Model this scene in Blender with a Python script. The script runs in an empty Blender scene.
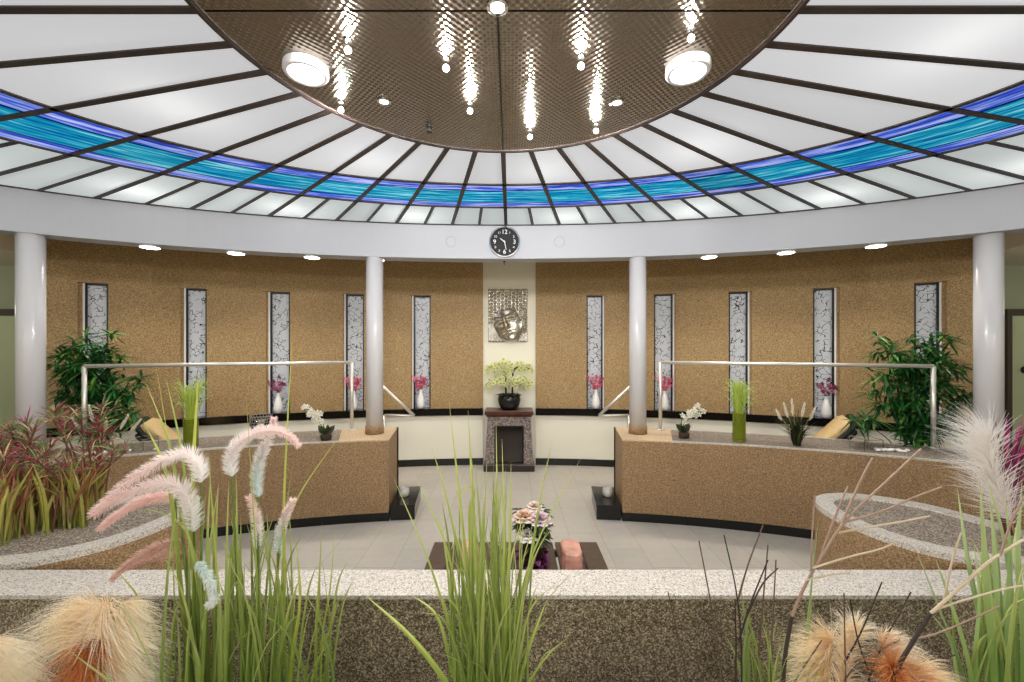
import bpy, bmesh, math, random
from mathutils import Vector, Matrix
R = math.radians
sc = bpy.context.scene
col = sc.collection

# ---------------------------------------------------------------- camera, world, exposure
CX, CY, F, CAMX, EYE = 510.5, 344.5, 410.0, 0.05, 1.795
cam_data = bpy.data.cameras.new('camera')
cam_data.sensor_width = 36.0
cam_data.lens = F / 1024 * 36.0
cam_data.shift_x = (512 - CX) / 1024
cam_data.shift_y = (CY - 341) / 1024
cam_data.clip_start = 0.05
cam = bpy.data.objects.new('camera', cam_data)
cam.location = (CAMX, 0, EYE)
cam.rotation_euler = (R(90), 0, 0)
col.objects.link(cam)
sc.camera = cam
world = bpy.data.worlds.new('world')
world.use_nodes = True
world.node_tree.nodes['Background'].inputs[0].default_value = (0.9, 0.95, 1, 1)
world.node_tree.nodes['Background'].inputs[1].default_value = 0.02
sc.world = world
sc.view_settings.view_transform = 'Standard'
sc.view_settings.look = 'None'
sc.view_settings.exposure = 0.36
sc.view_settings.gamma = 1.0
sc.view_settings.use_curve_mapping = False
sc.cycles.sample_clamp_indirect = 3.0
sc.cycles.max_bounces = 8
GLASS_EMIT = 0.47        # back-lit ceiling glass
HALO = 3300.0            # small halogen capsules under the metal disc
PANEL = 3.0              # round surface-mounted lamps
SOFFIT = 15.0             # round lamps under the beam
TUBES = 2.0             # lamps above the glass
WALKWAY_FILL = 45.0          # unseen fill lights added over the walkway behind the beam

# ---------------------------------------------------------------- helpers
Y0 = 1.6
def P(px, py, y):
    return Vector(((px - CX) * y / F + CAMX, y, EYE - (py - CY) * y / F))
def S(r, g, b):
    f = lambda c: (c / 255 / 12.92) if c / 255 <= .04045 else ((c / 255 + .055) / 1.055) ** 2.4
    return (f(r), f(g), f(b), 1.0)
def ell(a, b, t):
    return Vector((a * math.sin(t), Y0 + b * math.cos(t), 0))
def ray_ell(px, a, b):
    """where the sight line of a column of the photo meets the wall's oval: its parameter angle"""
    k = (px - CX) / F
    lo, hi = Y0, Y0 + b
    for _ in range(60):
        m = (lo + hi) / 2
        if ((k * m + CAMX) / a) ** 2 + ((m - Y0) / b) ** 2 < 1: lo = m
        else: hi = m
    return math.atan2((k * lo + CAMX) / a, (lo - Y0) / b)
def catmull(pts, n=6):
    pts = [Vector(p) for p in pts]
    if len(pts) < 3:
        return [pts[0].lerp(pts[-1], i / n) for i in range(n + 1)]
    e = [pts[0] * 2 - pts[1]] + pts + [pts[-1] * 2 - pts[-2]]
    out = []
    for i in range(1, len(e) - 2):
        p0, p1, p2, p3 = e[i - 1:i + 3]
        for j in range(n):
            t = j / n
            out.append(.5 * ((2 * p1) + (p2 - p0) * t + (2 * p0 - 5 * p1 + 4 * p2 - p3) * t * t + (3 * p1 - p0 - 3 * p2 + p3) * t ** 3))
    out.append(pts[-1])
    return out

class MB:
    """collects geometry; build() links it as ONE mesh object"""
    def __init__(s): s.v, s.f, s.c, s.uv, s.mi = [], [], [], [], []
    def add(s, vs, fs, c=None, uv=None, mi=0):
        o = len(s.v)
        s.v += [tuple(v) for v in vs]
        s.f += [tuple(i + o for i in f) for f in fs]
        s.mi += [mi] * len(fs)
        if c is None: c = (1, 1, 1, 1)
        s.c += list(c) if isinstance(c, list) else [c] * len(vs)
        s.uv += uv if uv else [(0, 0)] * len(vs)
    def box(s, x0, x1, y0, y1, z0, z1, M=None, c=None, mi=0):
        vs = [Vector(p) for p in ((x0, y0, z0), (x1, y0, z0), (x1, y1, z0), (x0, y1, z0), (x0, y0, z1), (x1, y0, z1), (x1, y1, z1), (x0, y1, z1))]
        if M is not None: vs = [M @ v for v in vs]
        s.add(vs, [(3, 2, 1, 0), (4, 5, 6, 7), (0, 1, 5, 4), (1, 2, 6, 5), (2, 3, 7, 6), (3, 0, 4, 7)], c, mi=mi)
    def loft(s, rings, closed=True, caps=True, c=None, mi=0):
        n = len(rings[0]); vs = [p for r in rings for p in r]; fs = []
        for i in range(len(rings) - 1):
            for j in range(n if closed else n - 1):
                k = (j + 1) % n
                fs.append((i * n + j, i * n + k, (i + 1) * n + k, (i + 1) * n + j))
        if caps:
            fs.append(tuple(reversed(range(n)))); fs.append(tuple((len(rings) - 1) * n + j for j in range(n)))
        s.add(vs, fs, c, mi=mi)
    def lathe(s, prof, cx=0, cy=0, z=0, n=24, M=None, c=None, mi=0, caps=True):
        rings = []
        for r, h in prof:
            ring = [Vector((cx + r * math.cos(2 * math.pi * j / n), cy + r * math.sin(2 * math.pi * j / n), z + h)) for j in range(n)]
            if M is not None: ring = [M @ p for p in ring]
            rings.append(ring)
        s.loft(rings, True, caps, c, mi)
    def tube(s, pts, r, n=8, c=None, mi=0):
        pts = [Vector(p) for p in pts]; rings = []; up = None
        for i, p in enumerate(pts):
            t = (pts[min(i + 1, len(pts) - 1)] - pts[max(i - 1, 0)]).normalized()
            if up is None: up = Vector((0, 0, 1)) if abs(t.z) < .9 else Vector((1, 0, 0))
            a = t.cross(up).normalized(); b = a.cross(t).normalized(); up = b
            rr = r[i] if isinstance(r, (list, tuple)) else r
            rings.append([p + (a * math.cos(2 * math.pi * j / n) + b * math.sin(2 * math.pi * j / n)) * rr for j in range(n)])
        s.loft(rings, True, True, c, mi)
    def sphere(s, c0, r, n=10, m=7, sq=(1, 1, 1), c=None, jit=0, mi=0, rnd=random):
        rings = []
        for i in range(1, m):
            a = math.pi * i / m
            rings.append([Vector(c0) + Vector((math.sin(a) * math.cos(2 * math.pi * j / n) * sq[0], math.sin(a) * math.sin(2 * math.pi * j / n) * sq[1], -math.cos(a) * sq[2])) * r * (1 + rnd.uniform(-jit, jit)) for j in range(n)])
        s.loft(rings, True, True, c, mi)
    def blade(s, pts, w, side, c0, c1=None, fold=.35, mi=0):
        """a leaf or grass blade: folded strip along pts, tapering to the tip"""
        n = len(pts); vs = []; cs = []; c1 = c1 or c0
        for i, p in enumerate(pts):
            t = i / (n - 1)
            tan = (pts[min(i + 1, n - 1)] - pts[max(i - 1, 0)]).normalized()
            sd = (side - tan * side.dot(tan))
            sd = sd.normalized() if sd.length > 1e-6 else Vector((1, 0, 0))
            nm = sd.cross(tan)
            ww = w * (1 - t ** 3) * (.6 + .4 * min(1, t * 4)) + w * .03
            vs += [p - sd * ww * .5, p + nm * ww * fold, p + sd * ww * .5]
            cc = tuple(c0[k] * (1 - t) + c1[k] * t for k in range(3)) + (1,)
            cs += [cc] * 3
        fs = []
        for i in range(n - 1):
            o = i * 3
            fs += [(o, o + 1, o + 4, o + 3), (o + 1, o + 2, o + 5, o + 4)]
        s.add(vs, fs, cs, mi=mi)
    def leaf(s, p, d, L, w, up, c, droop=.2):
        d = d.normalized(); sd = d.cross(up)
        sd = sd.normalized() if sd.length > 1e-4 else Vector((1, 0, 0))
        nm = sd.cross(d)
        q = lambda t, x, h=0: p + d * L * t + sd * w * x + nm * h + Vector((0, 0, -droop * L * t * t))
        s.add([q(0, 0), q(.35, -.5, w * .15), q(.35, 0), q(.35, .5, w * .15), q(.7, -.36, w * .1), q(.7, 0), q(.7, .36, w * .1), q(1, 0)],
              [(0, 2, 1), (0, 3, 2), (1, 2, 5, 4), (2, 3, 6, 5), (4, 5, 7), (5, 6, 7)], c)
    def hair(s, p, d, L, w, c, c1=None, curl=Vector((0, 0, 0))):
        d = d.normalized(); sd = d.cross(Vector((random.uniform(-1, 1), random.uniform(-1, 1), random.uniform(-1, 1))))
        sd = sd.normalized() * w * .5
        m = p + d * L * .55 + curl * L * .3; e = p + d * L + curl * L
        s.add([p - sd, p + sd, m + sd * .8, m - sd * .8, e], [(0, 1, 2, 3), (3, 2, 4)], [c, c, c, c, c1 or c])
    def build(s, name, mat, parent=None, smooth=False, loc=None):
        me = bpy.data.meshes.new(name)
        me.from_pydata(s.v, [], s.f)
        ca = me.color_attributes.new('Col', 'FLOAT_COLOR', 'POINT')
        ca.data.foreach_set('color', [x for c in s.c for x in c])
        if any(u != (0, 0) for u in s.uv):
            ul = me.uv_layers.new(name='UV')
            for l in me.loops: ul.data[l.index].uv = s.uv[l.vertex_index]
        for m in (mat if isinstance(mat, list) else [mat]): me.materials.append(m)
        me.polygons.foreach_set('material_index', s.mi)
        if smooth: me.polygons.foreach_set('use_smooth', [True] * len(me.polygons))
        me.update()
        o = bpy.data.objects.new(name, me)
        col.objects.link(o)
        if parent is not None: o.parent = parent
        if loc is not None: o.location = loc
        return o
def tag(o, label=None, cat=None, group=None, kind=None):
    if label: o['label'] = label
    if cat: o['category'] = cat
    if group: o['group'] = group
    if kind: o['kind'] = kind
    return o
def empty(name, loc=(0, 0, 0), rz=0):
    o = bpy.data.objects.new(name, None); col.objects.link(o)
    o.location = loc; o.rotation_euler = (0, 0, rz); o.empty_display_size = .1
    return o
def copy_tree(o, parent=None):
    c = o.copy(); col.objects.link(c)
    if parent is not None: c.parent = parent
    for ch in list(o.children): copy_tree(ch, c)
    return c
def struct(o, label=None):
    o['kind'] = 'structure'
    if label: o['label'] = label
    return o

# ---------------------------------------------------------------- materials
def mat(name):
    m = bpy.data.materials.new(name); m.use_nodes = True
    nt = m.node_tree; b = nt.nodes['Principled BSDF']
    return m, nt, b
def plain(name, c, rough=.5, metal=0, spec=.5, emit=None, es=0, trans=0, noise=0, nscale=8, bump=0, bscale=60):
    m, nt, b = mat(name)
    b.inputs['Base Color'].default_value = c
    b.inputs['Roughness'].default_value = rough
    b.inputs['Metallic'].default_value = metal
    b.inputs['Specular IOR Level'].default_value = spec
    b.inputs['Transmission Weight'].default_value = trans
    if emit:
        b.inputs['Emission Color'].default_value = emit; b.inputs['Emission Strength'].default_value = es
    tc = nt.nodes.new('ShaderNodeTexCoord')
    if noise:
        n = nt.nodes.new('ShaderNodeTexNoise'); n.inputs['Scale'].default_value = nscale; n.inputs['Detail'].default_value = 5
        r = nt.nodes.new('ShaderNodeValToRGB')
        r.color_ramp.elements[0].position = .3; r.color_ramp.elements[1].position = .7
        r.color_ramp.elements[0].color = tuple(x * (1 - noise) for x in c[:3]) + (1,)
        r.color_ramp.elements[1].color = tuple(min(1, x * (1 + noise)) for x in c[:3]) + (1,)
        nt.links.new(tc.outputs['Object'], n.inputs['Vector']); nt.links.new(n.outputs['Fac'], r.inputs[0]); nt.links.new(r.outputs[0], b.inputs['Base Color'])
    if bump:
        n = nt.nodes.new('ShaderNodeTexNoise'); n.inputs['Scale'].default_value = bscale; n.inputs['Detail'].default_value = 3
        bp = nt.nodes.new('ShaderNodeBump'); bp.inputs['Strength'].default_value = bump; bp.inputs['Distance'].default_value = .01
        nt.links.new(tc.outputs['Object'], n.inputs['Vector']); nt.links.new(n.outputs['Fac'], bp.inputs['Height']); nt.links.new(bp.outputs[0], b.inputs['Normal'])
    return m
def speckle(name, stops, scale, rough=.6, bump=.3, fine=.5):
    """quartz-granulate plaster / granite: cells of random colour taken from a ramp"""
    m, nt, b = mat(name)
    tc = nt.nodes.new('ShaderNodeTexCoord')
    v = nt.nodes.new('ShaderNodeTexVoronoi'); v.inputs['Scale'].default_value = scale
    n = nt.nodes.new('ShaderNodeTexNoise'); n.inputs['Scale'].default_value = scale * .35; n.inputs['Detail'].default_value = 2
    sep = nt.nodes.new('ShaderNodeSeparateColor')
    mx = nt.nodes.new('ShaderNodeMix'); mx.data_type = 'FLOAT'; mx.inputs[0].default_value = 1 - fine
    r = nt.nodes.new('ShaderNodeValToRGB'); cr = r.color_ramp
    for i, (p, c) in enumerate(stops):
        e = cr.elements[i] if i < 2 else cr.elements.new(p)
        e.position = p; e.color = c
    bp = nt.nodes.new('ShaderNodeBump'); bp.inputs['Strength'].default_value = bump; bp.inputs['Distance'].default_value = .003
    L = nt.links.new
    L(tc.outputs['Object'], v.inputs['Vector']); L(tc.outputs['Object'], n.inputs['Vector'])
    L(v.outputs['Color'], sep.inputs[0]); L(sep.outputs[0], mx.inputs[2]); L(n.outputs['Fac'], mx.inputs[3])
    L(mx.outputs[0], r.inputs[0]); L(r.outputs[0], b.inputs['Base Color'])
    L(sep.outputs[1], bp.inputs['Height']); L(bp.outputs[0], b.inputs['Normal'])
    b.inputs['Roughness'].default_value = rough
    return m
def vcol(name, rough=.5, trans=0.0, mult=1.0):
    m, nt, b = mat(name)
    a = nt.nodes.new('ShaderNodeVertexColor'); a.layer_name = 'Col'
    nt.links.new(a.outputs[0], b.inputs['Base Color'])
    b.inputs['Roughness'].default_value = rough
    if trans:
        t = nt.nodes.new('ShaderNodeBsdfTranslucent'); mx = nt.nodes.new('ShaderNodeMixShader'); mx.inputs[0].default_value = trans
        nt.links.new(a.outputs[0], t.inputs[0])
        nt.links.new(b.outputs[0], mx.inputs[1]); nt.links.new(t.outputs[0], mx.inputs[2])
        nt.links.new(mx.outputs[0], nt.nodes['Material Output'].inputs[0])
    return m
M = {}
M['plaster_wall'] = speckle('brown_quartz_plaster', [(.18, S(96, 71, 40)), (.82, S(210, 181, 134)), (.42, S(150, 121, 80)), (.6, S(173, 144, 99))], 190, .55, .5, .45)
M['plaster_planter'] = speckle('tan_quartz_plaster', [(.18, S(90, 66, 42)), (.82, S(198, 166, 126)), (.42, S(138, 109, 76)), (.6, S(159, 129, 92))], 240, .55, .5, .5)
M['pebble_dark'] = speckle('dark_pebble_render', [(.15, S(56, 48, 36)), (.85, S(206, 192, 166)), (.45, S(112, 100, 80)), (.65, S(148, 134, 110))], 210, .5, .8, .7)
M['granite'] = speckle('white_speckled_granite', [(.12, S(104, 94, 84)), (.85, S(222, 214, 204)), (.3, S(176, 167, 156)), (.55, S(204, 197, 187))], 260, .35, .1, .75)
M['sand'] = speckle('pale_sand_plaster', [(.15, S(150, 122, 90)), (.85, S(236, 214, 184)), (.45, S(196, 170, 136)), (.65, S(212, 188, 154))], 260, .6, .3, .5)
M['gravel'] = speckle('grey_gravel', [(.15, S(78, 68, 58)), (.85, S(186, 172, 156)), (.45, S(126, 114, 101)), (.65, S(152, 139, 125))], 170, .7, 1.0, .8)
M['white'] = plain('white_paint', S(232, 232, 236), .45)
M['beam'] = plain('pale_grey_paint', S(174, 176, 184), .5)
M['column'] = plain('white_gloss_paint', S(208, 206, 209), .22)
M['cream'] = plain('cream_wall_paint', S(232, 228, 212), .6)
M['ceil'] = plain('corridor_ceiling_paint', S(214, 208, 192), .7)
M['black_tile'] = plain('black_polished_tile', S(14, 14, 15), .15)
M['bar'] = plain('dark_bronze_bar', S(46, 35, 31), .5)
M['steel'] = plain('brushed_steel', S(226, 222, 214), .42, .75)
M['chrome'] = plain('chrome', S(220, 220, 220), .12, 1.0)
M['green_wall'] = plain('pale_green_wall', S(142, 148, 122), .6)
M['door'] = plain('pale_green_door', S(172, 182, 146), .4)
M['dark_frame'] = plain('dark_wood_frame', S(58, 46, 36), .5)
M['black'] = plain('black_plastic', S(16, 16, 17), .35)
M['white_ceramic'] = plain('white_ceramic', S(240, 238, 238), .2)
M['leaf'] = vcol('leaf_green', .4, .25)
M['grass'] = vcol('grass_blade', .45, .3)
M['petal'] = vcol('petal', .55, .3)
M['fuzz'] = vcol('plume_fibre', .8, .5)
M['twig'] = vcol('dry_twig', .7)
M['bark'] = plain('dark_bark', S(58, 42, 28), .8, bump=.4)
M['lamp_white'] = plain('lamp_housing', S(205, 205, 208), .4)

def emitter(name, c, s):
    m = bpy.data.materials.new(name); m.use_nodes = True; nt = m.node_tree
    nt.nodes.remove(nt.nodes['Principled BSDF'])
    e = nt.nodes.new('ShaderNodeEmission'); e.inputs[0].default_value = c; e.inputs[1].default_value = s
    nt.links.new(e.outputs[0], nt.nodes['Material Output'].inputs[0])
    return m
M['panel_light'] = emitter('lit_diffuser', (1, .97, .93, 1), PANEL)
M['soffit_light'] = emitter('lit_soffit_lens', (1, .96, .9, 1), SOFFIT)
M['halogen'] = emitter('halogen_filament', (1, .97, .94, 1), HALO)
M['spot_light'] = emitter('warm_spot_lens', (1, .88, .62, 1), 7)
M['flame'] = emitter('candle_flame', (1, .75, .4, 1), 4)

def glass_white(name, tint, s):
    """frosted back-lit glass: glows evenly and lets the tubes above shine through"""
    m = bpy.data.materials.new(name); m.use_nodes = True; nt = m.node_tree
    nt.nodes.remove(nt.nodes['Principled BSDF'])
    e = nt.nodes.new('ShaderNodeEmission'); e.inputs[1].default_value = s
    oi = nt.nodes.new('ShaderNodeObjectInfo')
    r = nt.nodes.new('ShaderNodeValToRGB')
    r.color_ramp.elements[0].color = tuple(x * .86 for x in tint[:3]) + (1,); r.color_ramp.elements[1].color = tint
    t = nt.nodes.new('ShaderNodeBsdfTranslucent'); t.inputs[0].default_value = (.85, .87, .87, 1)
    ad = nt.nodes.new('ShaderNodeAddShader')
    L = nt.links.new
    L(oi.outputs['Random'], r.inputs[0]); L(r.outputs[0], e.inputs[0])
    L(e.outputs[0], ad.inputs[0]); L(t.outputs[0], ad.inputs[1]); L(ad.outputs[0], nt.nodes['Material Output'].inputs[0])
    return m
M['glass_inner'] = glass_white('frosted_glass', (.98, .965, .97, 1), GLASS_EMIT)
M['glass_outer'] = glass_white('frosted_glass_greenish', (.86, .93, .91, 1), GLASS_EMIT * .86)

def glass_blue():
    m = bpy.data.materials.new('blue_stained_glass'); m.use_nodes = True; nt = m.node_tree
    nt.nodes.remove(nt.nodes['Principled BSDF'])
    N = nt.nodes.new; L = nt.links.new
    uv = N('ShaderNodeUVMap'); uv.uv_map = 'UV'
    oi = N('ShaderNodeObjectInfo')
    sep = N('ShaderNodeSeparateXYZ'); L(uv.outputs[0], sep.inputs[0])
    cmb = N('ShaderNodeCombineXYZ')
    mu = N('ShaderNodeMath'); mu.operation = 'MULTIPLY'; mu.inputs[1].default_value = 1.6; L(sep.outputs[0], mu.inputs[0])
    mv = N('ShaderNodeMath'); mv.operation = 'MULTIPLY'; mv.inputs[1].default_value = 15; L(sep.outputs[1], mv.inputs[0])
    mr = N('ShaderNodeMath'); mr.operation = 'MULTIPLY'; mr.inputs[1].default_value = 60; L(oi.outputs['Random'], mr.inputs[0])
    L(mu.outputs[0], cmb.inputs[0]); L(mv.outputs[0], cmb.inputs[1]); L(mr.outputs[0], cmb.inputs[2])
    n = N('ShaderNodeTexNoise'); n.inputs['Scale'].default_value = 1.3; n.inputs['Detail'].default_value = 6; n.inputs['Roughness'].default_value = .62; L(cmb.outputs[0], n.inputs['Vector'])
    cy = N('ShaderNodeValToRGB'); c = cy.color_ramp
    c.elements[0].position = .34; c.elements[0].color = S(4, 70, 140); c.elements[1].position = .66; c.elements[1].color = S(150, 214, 226)
    e = c.elements.new(.45); e.color = S(12, 122, 166); e = c.elements.new(.55); e.color = S(40, 160, 186)
    bl = N('ShaderNodeValToRGB'); c = bl.color_ramp
    c.elements[0].position = .36; c.elements[0].color = S(38, 52, 150); c.elements[1].position = .62; c.elements[1].color = S(186, 190, 236)
    e = c.elements.new(.47); e.color = S(62, 92, 206); e = c.elements.new(.54); e.color = S(132, 152, 222)
    L(n.outputs['Fac'], cy.inputs[0]); L(n.outputs['Fac'], bl.inputs[0])
    # v < .24 and v > .80: blue-violet strips, between them turquoise; thin lead lines at the joins
    g = N('ShaderNodeValToRGB'); c = g.color_ramp; c.interpolation = 'CONSTANT'
    c.elements[0].position = 0; c.elements[0].color = (1, 1, 1, 1); c.elements[1].position = .26; c.elements[1].color = (0, 0, 0, 1)
    e = c.elements.new(.78); e.color = (1, 1, 1, 1)
    L(sep.outputs[1], g.inputs[0])
    mx = N('ShaderNodeMix'); mx.data_type = 'RGBA'; L(g.outputs[0], mx.inputs[0]); L(cy.outputs[0], mx.inputs[6]); L(bl.outputs[0], mx.inputs[7])
    ld = N('ShaderNodeValToRGB'); c = ld.color_ramp; c.interpolation = 'CONSTANT'
    c.elements[0].position = 0; c.elements[0].color = (1, 1, 1, 1); c.elements[1].position = .25; c.elements[1].color = (.05, .06, .12, 1)
    for p, w in ((.275, 1), (.77, .05), (.795, 1)):
        e = c.elements.new(p); e.color = (w, w, w, 1)
    L(sep.outputs[1], ld.inputs[0])
    m2 = N('ShaderNodeMix'); m2.data_type = 'RGBA'; m2.blend_type = 'MULTIPLY'; m2.inputs[0].default_value = 1; L(mx.outputs[2], m2.inputs[6]); L(ld.outputs[0], m2.inputs[7])
    em = N('ShaderNodeEmission'); mv2 = N('ShaderNodeMapRange'); mv2.inputs[3].default_value = .45; mv2.inputs[4].default_value = .9; L(oi.outputs['Random'], mv2.inputs[0]); L(mv2.outputs[0], em.inputs[1]); L(m2.outputs[2], em.inputs[0])
    t = N('ShaderNodeBsdfTranslucent'); L(m2.outputs[2], t.inputs[0])
    ad = N('ShaderNodeAddShader'); L(em.outputs[0], ad.inputs[0]); L(t.outputs[0], ad.inputs[1])
    L(ad.outputs[0], nt.nodes['Material Output'].inputs[0])
    return m
M['glass_blue'] = glass_blue()

def disc_metal():
    m, nt, b = mat('embossed_bronze_sheet'); N = nt.nodes.new; L = nt.links.new
    b.inputs['Base Color'].default_value = S(140, 131, 119); b.inputs['Metallic'].default_value = 1; b.inputs['Roughness'].default_value = .12
    tc = N('ShaderNodeTexCoord'); sep = N('ShaderNodeSeparateXYZ'); L(tc.outputs['Object'], sep.inputs[0])
    def wave(out):
        a = N('ShaderNodeMath'); a.operation = 'MULTIPLY'; a.inputs[1].default_value = 2 * math.pi / .034; L(out, a.inputs[0])
        s = N('ShaderNodeMath'); s.operation = 'SINE'; L(a.outputs[0], s.inputs[0]); return s
    pl, mi = N('ShaderNodeMath'), N('ShaderNodeMath'); mi.operation = 'SUBTRACT'
    for q in (pl, mi): L(sep.outputs[0], q.inputs[0]); L(sep.outputs[1], q.inputs[1])
    sx, sy = wave(pl.outputs[0]), wave(mi.outputs[0])
    mu = N('ShaderNodeMath'); mu.operation = 'ADD'; L(sx.outputs[0], mu.inputs[0]); L(sy.outputs[0], mu.inputs[1])
    bp = N('ShaderNodeBump'); bp.inputs['Strength'].default_value = 1; bp.inputs['Distance'].default_value = .0007; L(mu.outputs[0], bp.inputs['Height'])
    L(bp.outputs[0], b.inputs['Normal'])
    return m
M['disc'] = disc_metal()

def floor_tiles():
    m, nt, b = mat('beige_floor_tiles'); N = nt.nodes.new; L = nt.links.new
    tc = N('ShaderNodeTexCoord')
    br = N('ShaderNodeTexBrick'); br.offset = .5; br.inputs['Scale'].default_value = 1
    br.inputs['Brick Width'].default_value = .6; br.inputs['Row Height'].default_value = .3; br.inputs['Mortar Size'].default_value = .004; br.inputs['Mortar Smooth'].default_value = .2
    br.inputs['Color1'].default_value = S(194, 187, 177); br.inputs['Color2'].default_value = S(187, 181, 171); br.inputs['Mortar'].default_value = S(170, 164, 155)
    n = N('ShaderNodeTexNoise'); n.inputs['Scale'].default_value = 14; n.inputs['Detail'].default_value = 5
    mx = N('ShaderNodeMix'); mx.data_type = 'RGBA'; mx.blend_type = 'MULTIPLY'; mx.inputs[0].default_value = .25
    rot = N('ShaderNodeMapping'); rot.inputs['Rotation'].default_value = (0, 0, R(90))
    L(tc.outputs['Object'], rot.inputs[0]); L(rot.outputs[0], br.inputs['Vector']); L(tc.outputs['Object'], n.inputs['Vector'])
    L(br.outputs['Color'], mx.inputs[6]); L(n.outputs['Color'], mx.inputs[7]); L(mx.outputs[2], b.inputs['Base Color'])
    b.inputs['Roughness'].default_value = .4
    return m
M['floor'] = floor_tiles()

def etched_pane():
    """pale frosted glass with a printed pattern of broken black twig lines"""
    m, nt, b = mat('etched_window_glass'); N = nt.nodes.new; L = nt.links.new
    tc = N('ShaderNodeTexCoord')
    n0 = N('ShaderNodeTexNoise'); n0.inputs['Scale'].default_value = 9
    mxv = N('ShaderNodeMix'); mxv.data_type = 'RGBA'; mxv.inputs[0].default_value = .08
    v = N('ShaderNodeTexVoronoi'); v.feature = 'DISTANCE_TO_EDGE'; v.inputs['Scale'].default_value = 17
    n = N('ShaderNodeTexNoise'); n.inputs['Scale'].default_value = 12; n.inputs['Detail'].default_value = 3
    lt = N('ShaderNodeMath'); lt.operation = 'LESS_THAN'; lt.inputs[1].default_value = .036
    gt = N('ShaderNodeMath'); gt.operation = 'GREATER_THAN'; gt.inputs[1].default_value = .47
    an = N('ShaderNodeMath'); an.operation = 'MULTIPLY'
    mx = N('ShaderNodeMix'); mx.data_type = 'RGBA'
    mx.inputs[6].default_value = S(188, 191, 198); mx.inputs[7].default_value = S(30, 30, 34)
    L(tc.outputs['Object'], n0.inputs['Vector']); L(tc.outputs['Object'], mxv.inputs[6]); L(n0.outputs['Color'], mxv.inputs[7])
    L(mxv.outputs[2], v.inputs['Vector']); L(tc.outputs['Object'], n.inputs['Vector'])
    L(v.outputs['Distance'], lt.inputs[0]); L(n.outputs['Fac'], gt.inputs[0]); L(lt.outputs[0], an.inputs[0]); L(gt.outputs[0], an.inputs[1])
    L(an.outputs[0], mx.inputs[0]); L(mx.outputs[2], b.inputs['Base Color'])
    b.inputs['Roughness'].default_value = .22
    L(mx.outputs[2], b.inputs['Emission Color']); b.inputs['Emission Strength'].default_value = .12
    return m
M['pane'] = etched_pane()

# ================================================================ SETTING
H_CEIL, H_SOFF = 3.105, 2.737
# ---- floor
mb = MB(); mb.box(-8.6, 8.6, -3.6, 6.6, -.1, 0)
struct(mb.build('floor', M['floor']))

# ---- ceiling of radial bars and glass round a metal disc
RD = 1.165
RINGS = [(RD, RD), (2.69, 1.755), (3.51, 2.31), (5.23, 2.90)]
def ring_pt(i, tdir):
    a, b = RINGS[i]
    s, c = math.sin(tdir), math.cos(tdir)
    r = 1 / math.sqrt((s / a) ** 2 + (c / b) ** 2)
    return Vector((r * s, Y0 + r * c, 0))
def bar_line(k):
    """bar k (9 degrees apart on the disc): from the disc's rim to the outer oval, splaying outwards"""
    t = R(9 * k)
    p = Vector((RD * math.sin(t), Y0 + RD * math.cos(t), 0))
    s, c = math.sin(t), math.cos(t)
    t2 = math.atan2(1.29 * s, c)
    return p, ring_pt(3, t2)
def on_bar(k, i):
    """where bar k crosses ring i"""
    p, q = bar_line(k)
    if i == 0: return p
    if i == 3: return q
    a, b = RINGS[i]; lo, hi = 0, 1
    for _ in range(50):
        m = (lo + hi) / 2; x = p.lerp(q, m)
        if (x.x / a) ** 2 + ((x.y - Y0) / b) ** 2 < 1: lo = m
        else: hi = m
    return p.lerp(q, lo)
ceiling = struct(empty('ceiling', (0, Y0, H_CEIL)), 'oval ceiling of frosted and blue glass between dark bars')
CL = Vector((0, Y0, H_CEIL))
def strip(mb, p, q, w, z0, z1):
    d = (q - p).normalized(); s = Vector((-d.y, d.x, 0)) * w * .5
    vs = [p - s, q - s, q + s, p + s]
    vs = [v + Vector((0, 0, z0)) for v in vs] + [v + Vector((0, 0, z1)) for v in vs]
    mb.add([v - Vector((0, Y0, 0)) for v in vs], [(0, 1, 2, 3), (7, 6, 5, 4), (0, 4, 5, 1), (1, 5, 6, 2), (2, 6, 7, 3), (3, 7, 4, 0)])
def pane(mb, k0, k1, i0, i1, n=4, uv=False):
    A, B = [], []
    for j in range(n + 1):
        k = k0 + (k1 - k0) * j / n
        A.append(on_bar(k, i0)); B.append(on_bar(k, i1))
    # straight inner edge points lie on the ovals
    vs = A + B
    vs = [v - Vector((0, Y0, 0)) for v in vs]
    L = 0; us = [0]
    for j in range(n):
        L += (B[j + 1] - B[j]).length; us.append(L)
    mb.add(vs, [(j, j + 1, n + 1 + j + 1, n + 1 + j) for j in range(n)], uv=[(u + .001, .001) for u in us] + [(u + .001, .999) for u in us])
FRONT = 11
for k in range(-FRONT, FRONT):
    mb = MB(); pane(mb, k, k + 1, 0, 1); mb.build('white_pane', M['glass_inner'], ceiling)
    mb = MB(); pane(mb, k, k + 1, 1, 2); mb.build('blue_stained_pane', M['glass_blue'], ceiling)
    for h in (0, .5):
        mb = MB(); pane(mb, k + h, k + h + .5, 2, 3); mb.build('outer_pane', M['glass_outer'], ceiling)
    mb = MB(); strip(mb, on_bar(k, 0), on_bar(k, 3), .034, -.008, .03); mb.build('glazing_bar', M['bar'], ceiling)
    mb = MB(); strip(mb, on_bar(k + .5, 2), on_bar(k + .5, 3), .03, -.006, .03); mb.build('glazing_bar', M['bar'], ceiling)
mb = MB(); strip(mb, on_bar(FRONT, 0), on_bar(FRONT, 3), .042, -.008, .03); mb.build('glazing_bar', M['bar'], ceiling)
rear = MB(); rear_b = MB()
for k in range(FRONT, 40 - FRONT):
    pane(rear, k, k + 1, 0, 1); pane(rear, k, k + 1, 2, 3); pane(rear_b, k, k + 1, 1, 2)
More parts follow.
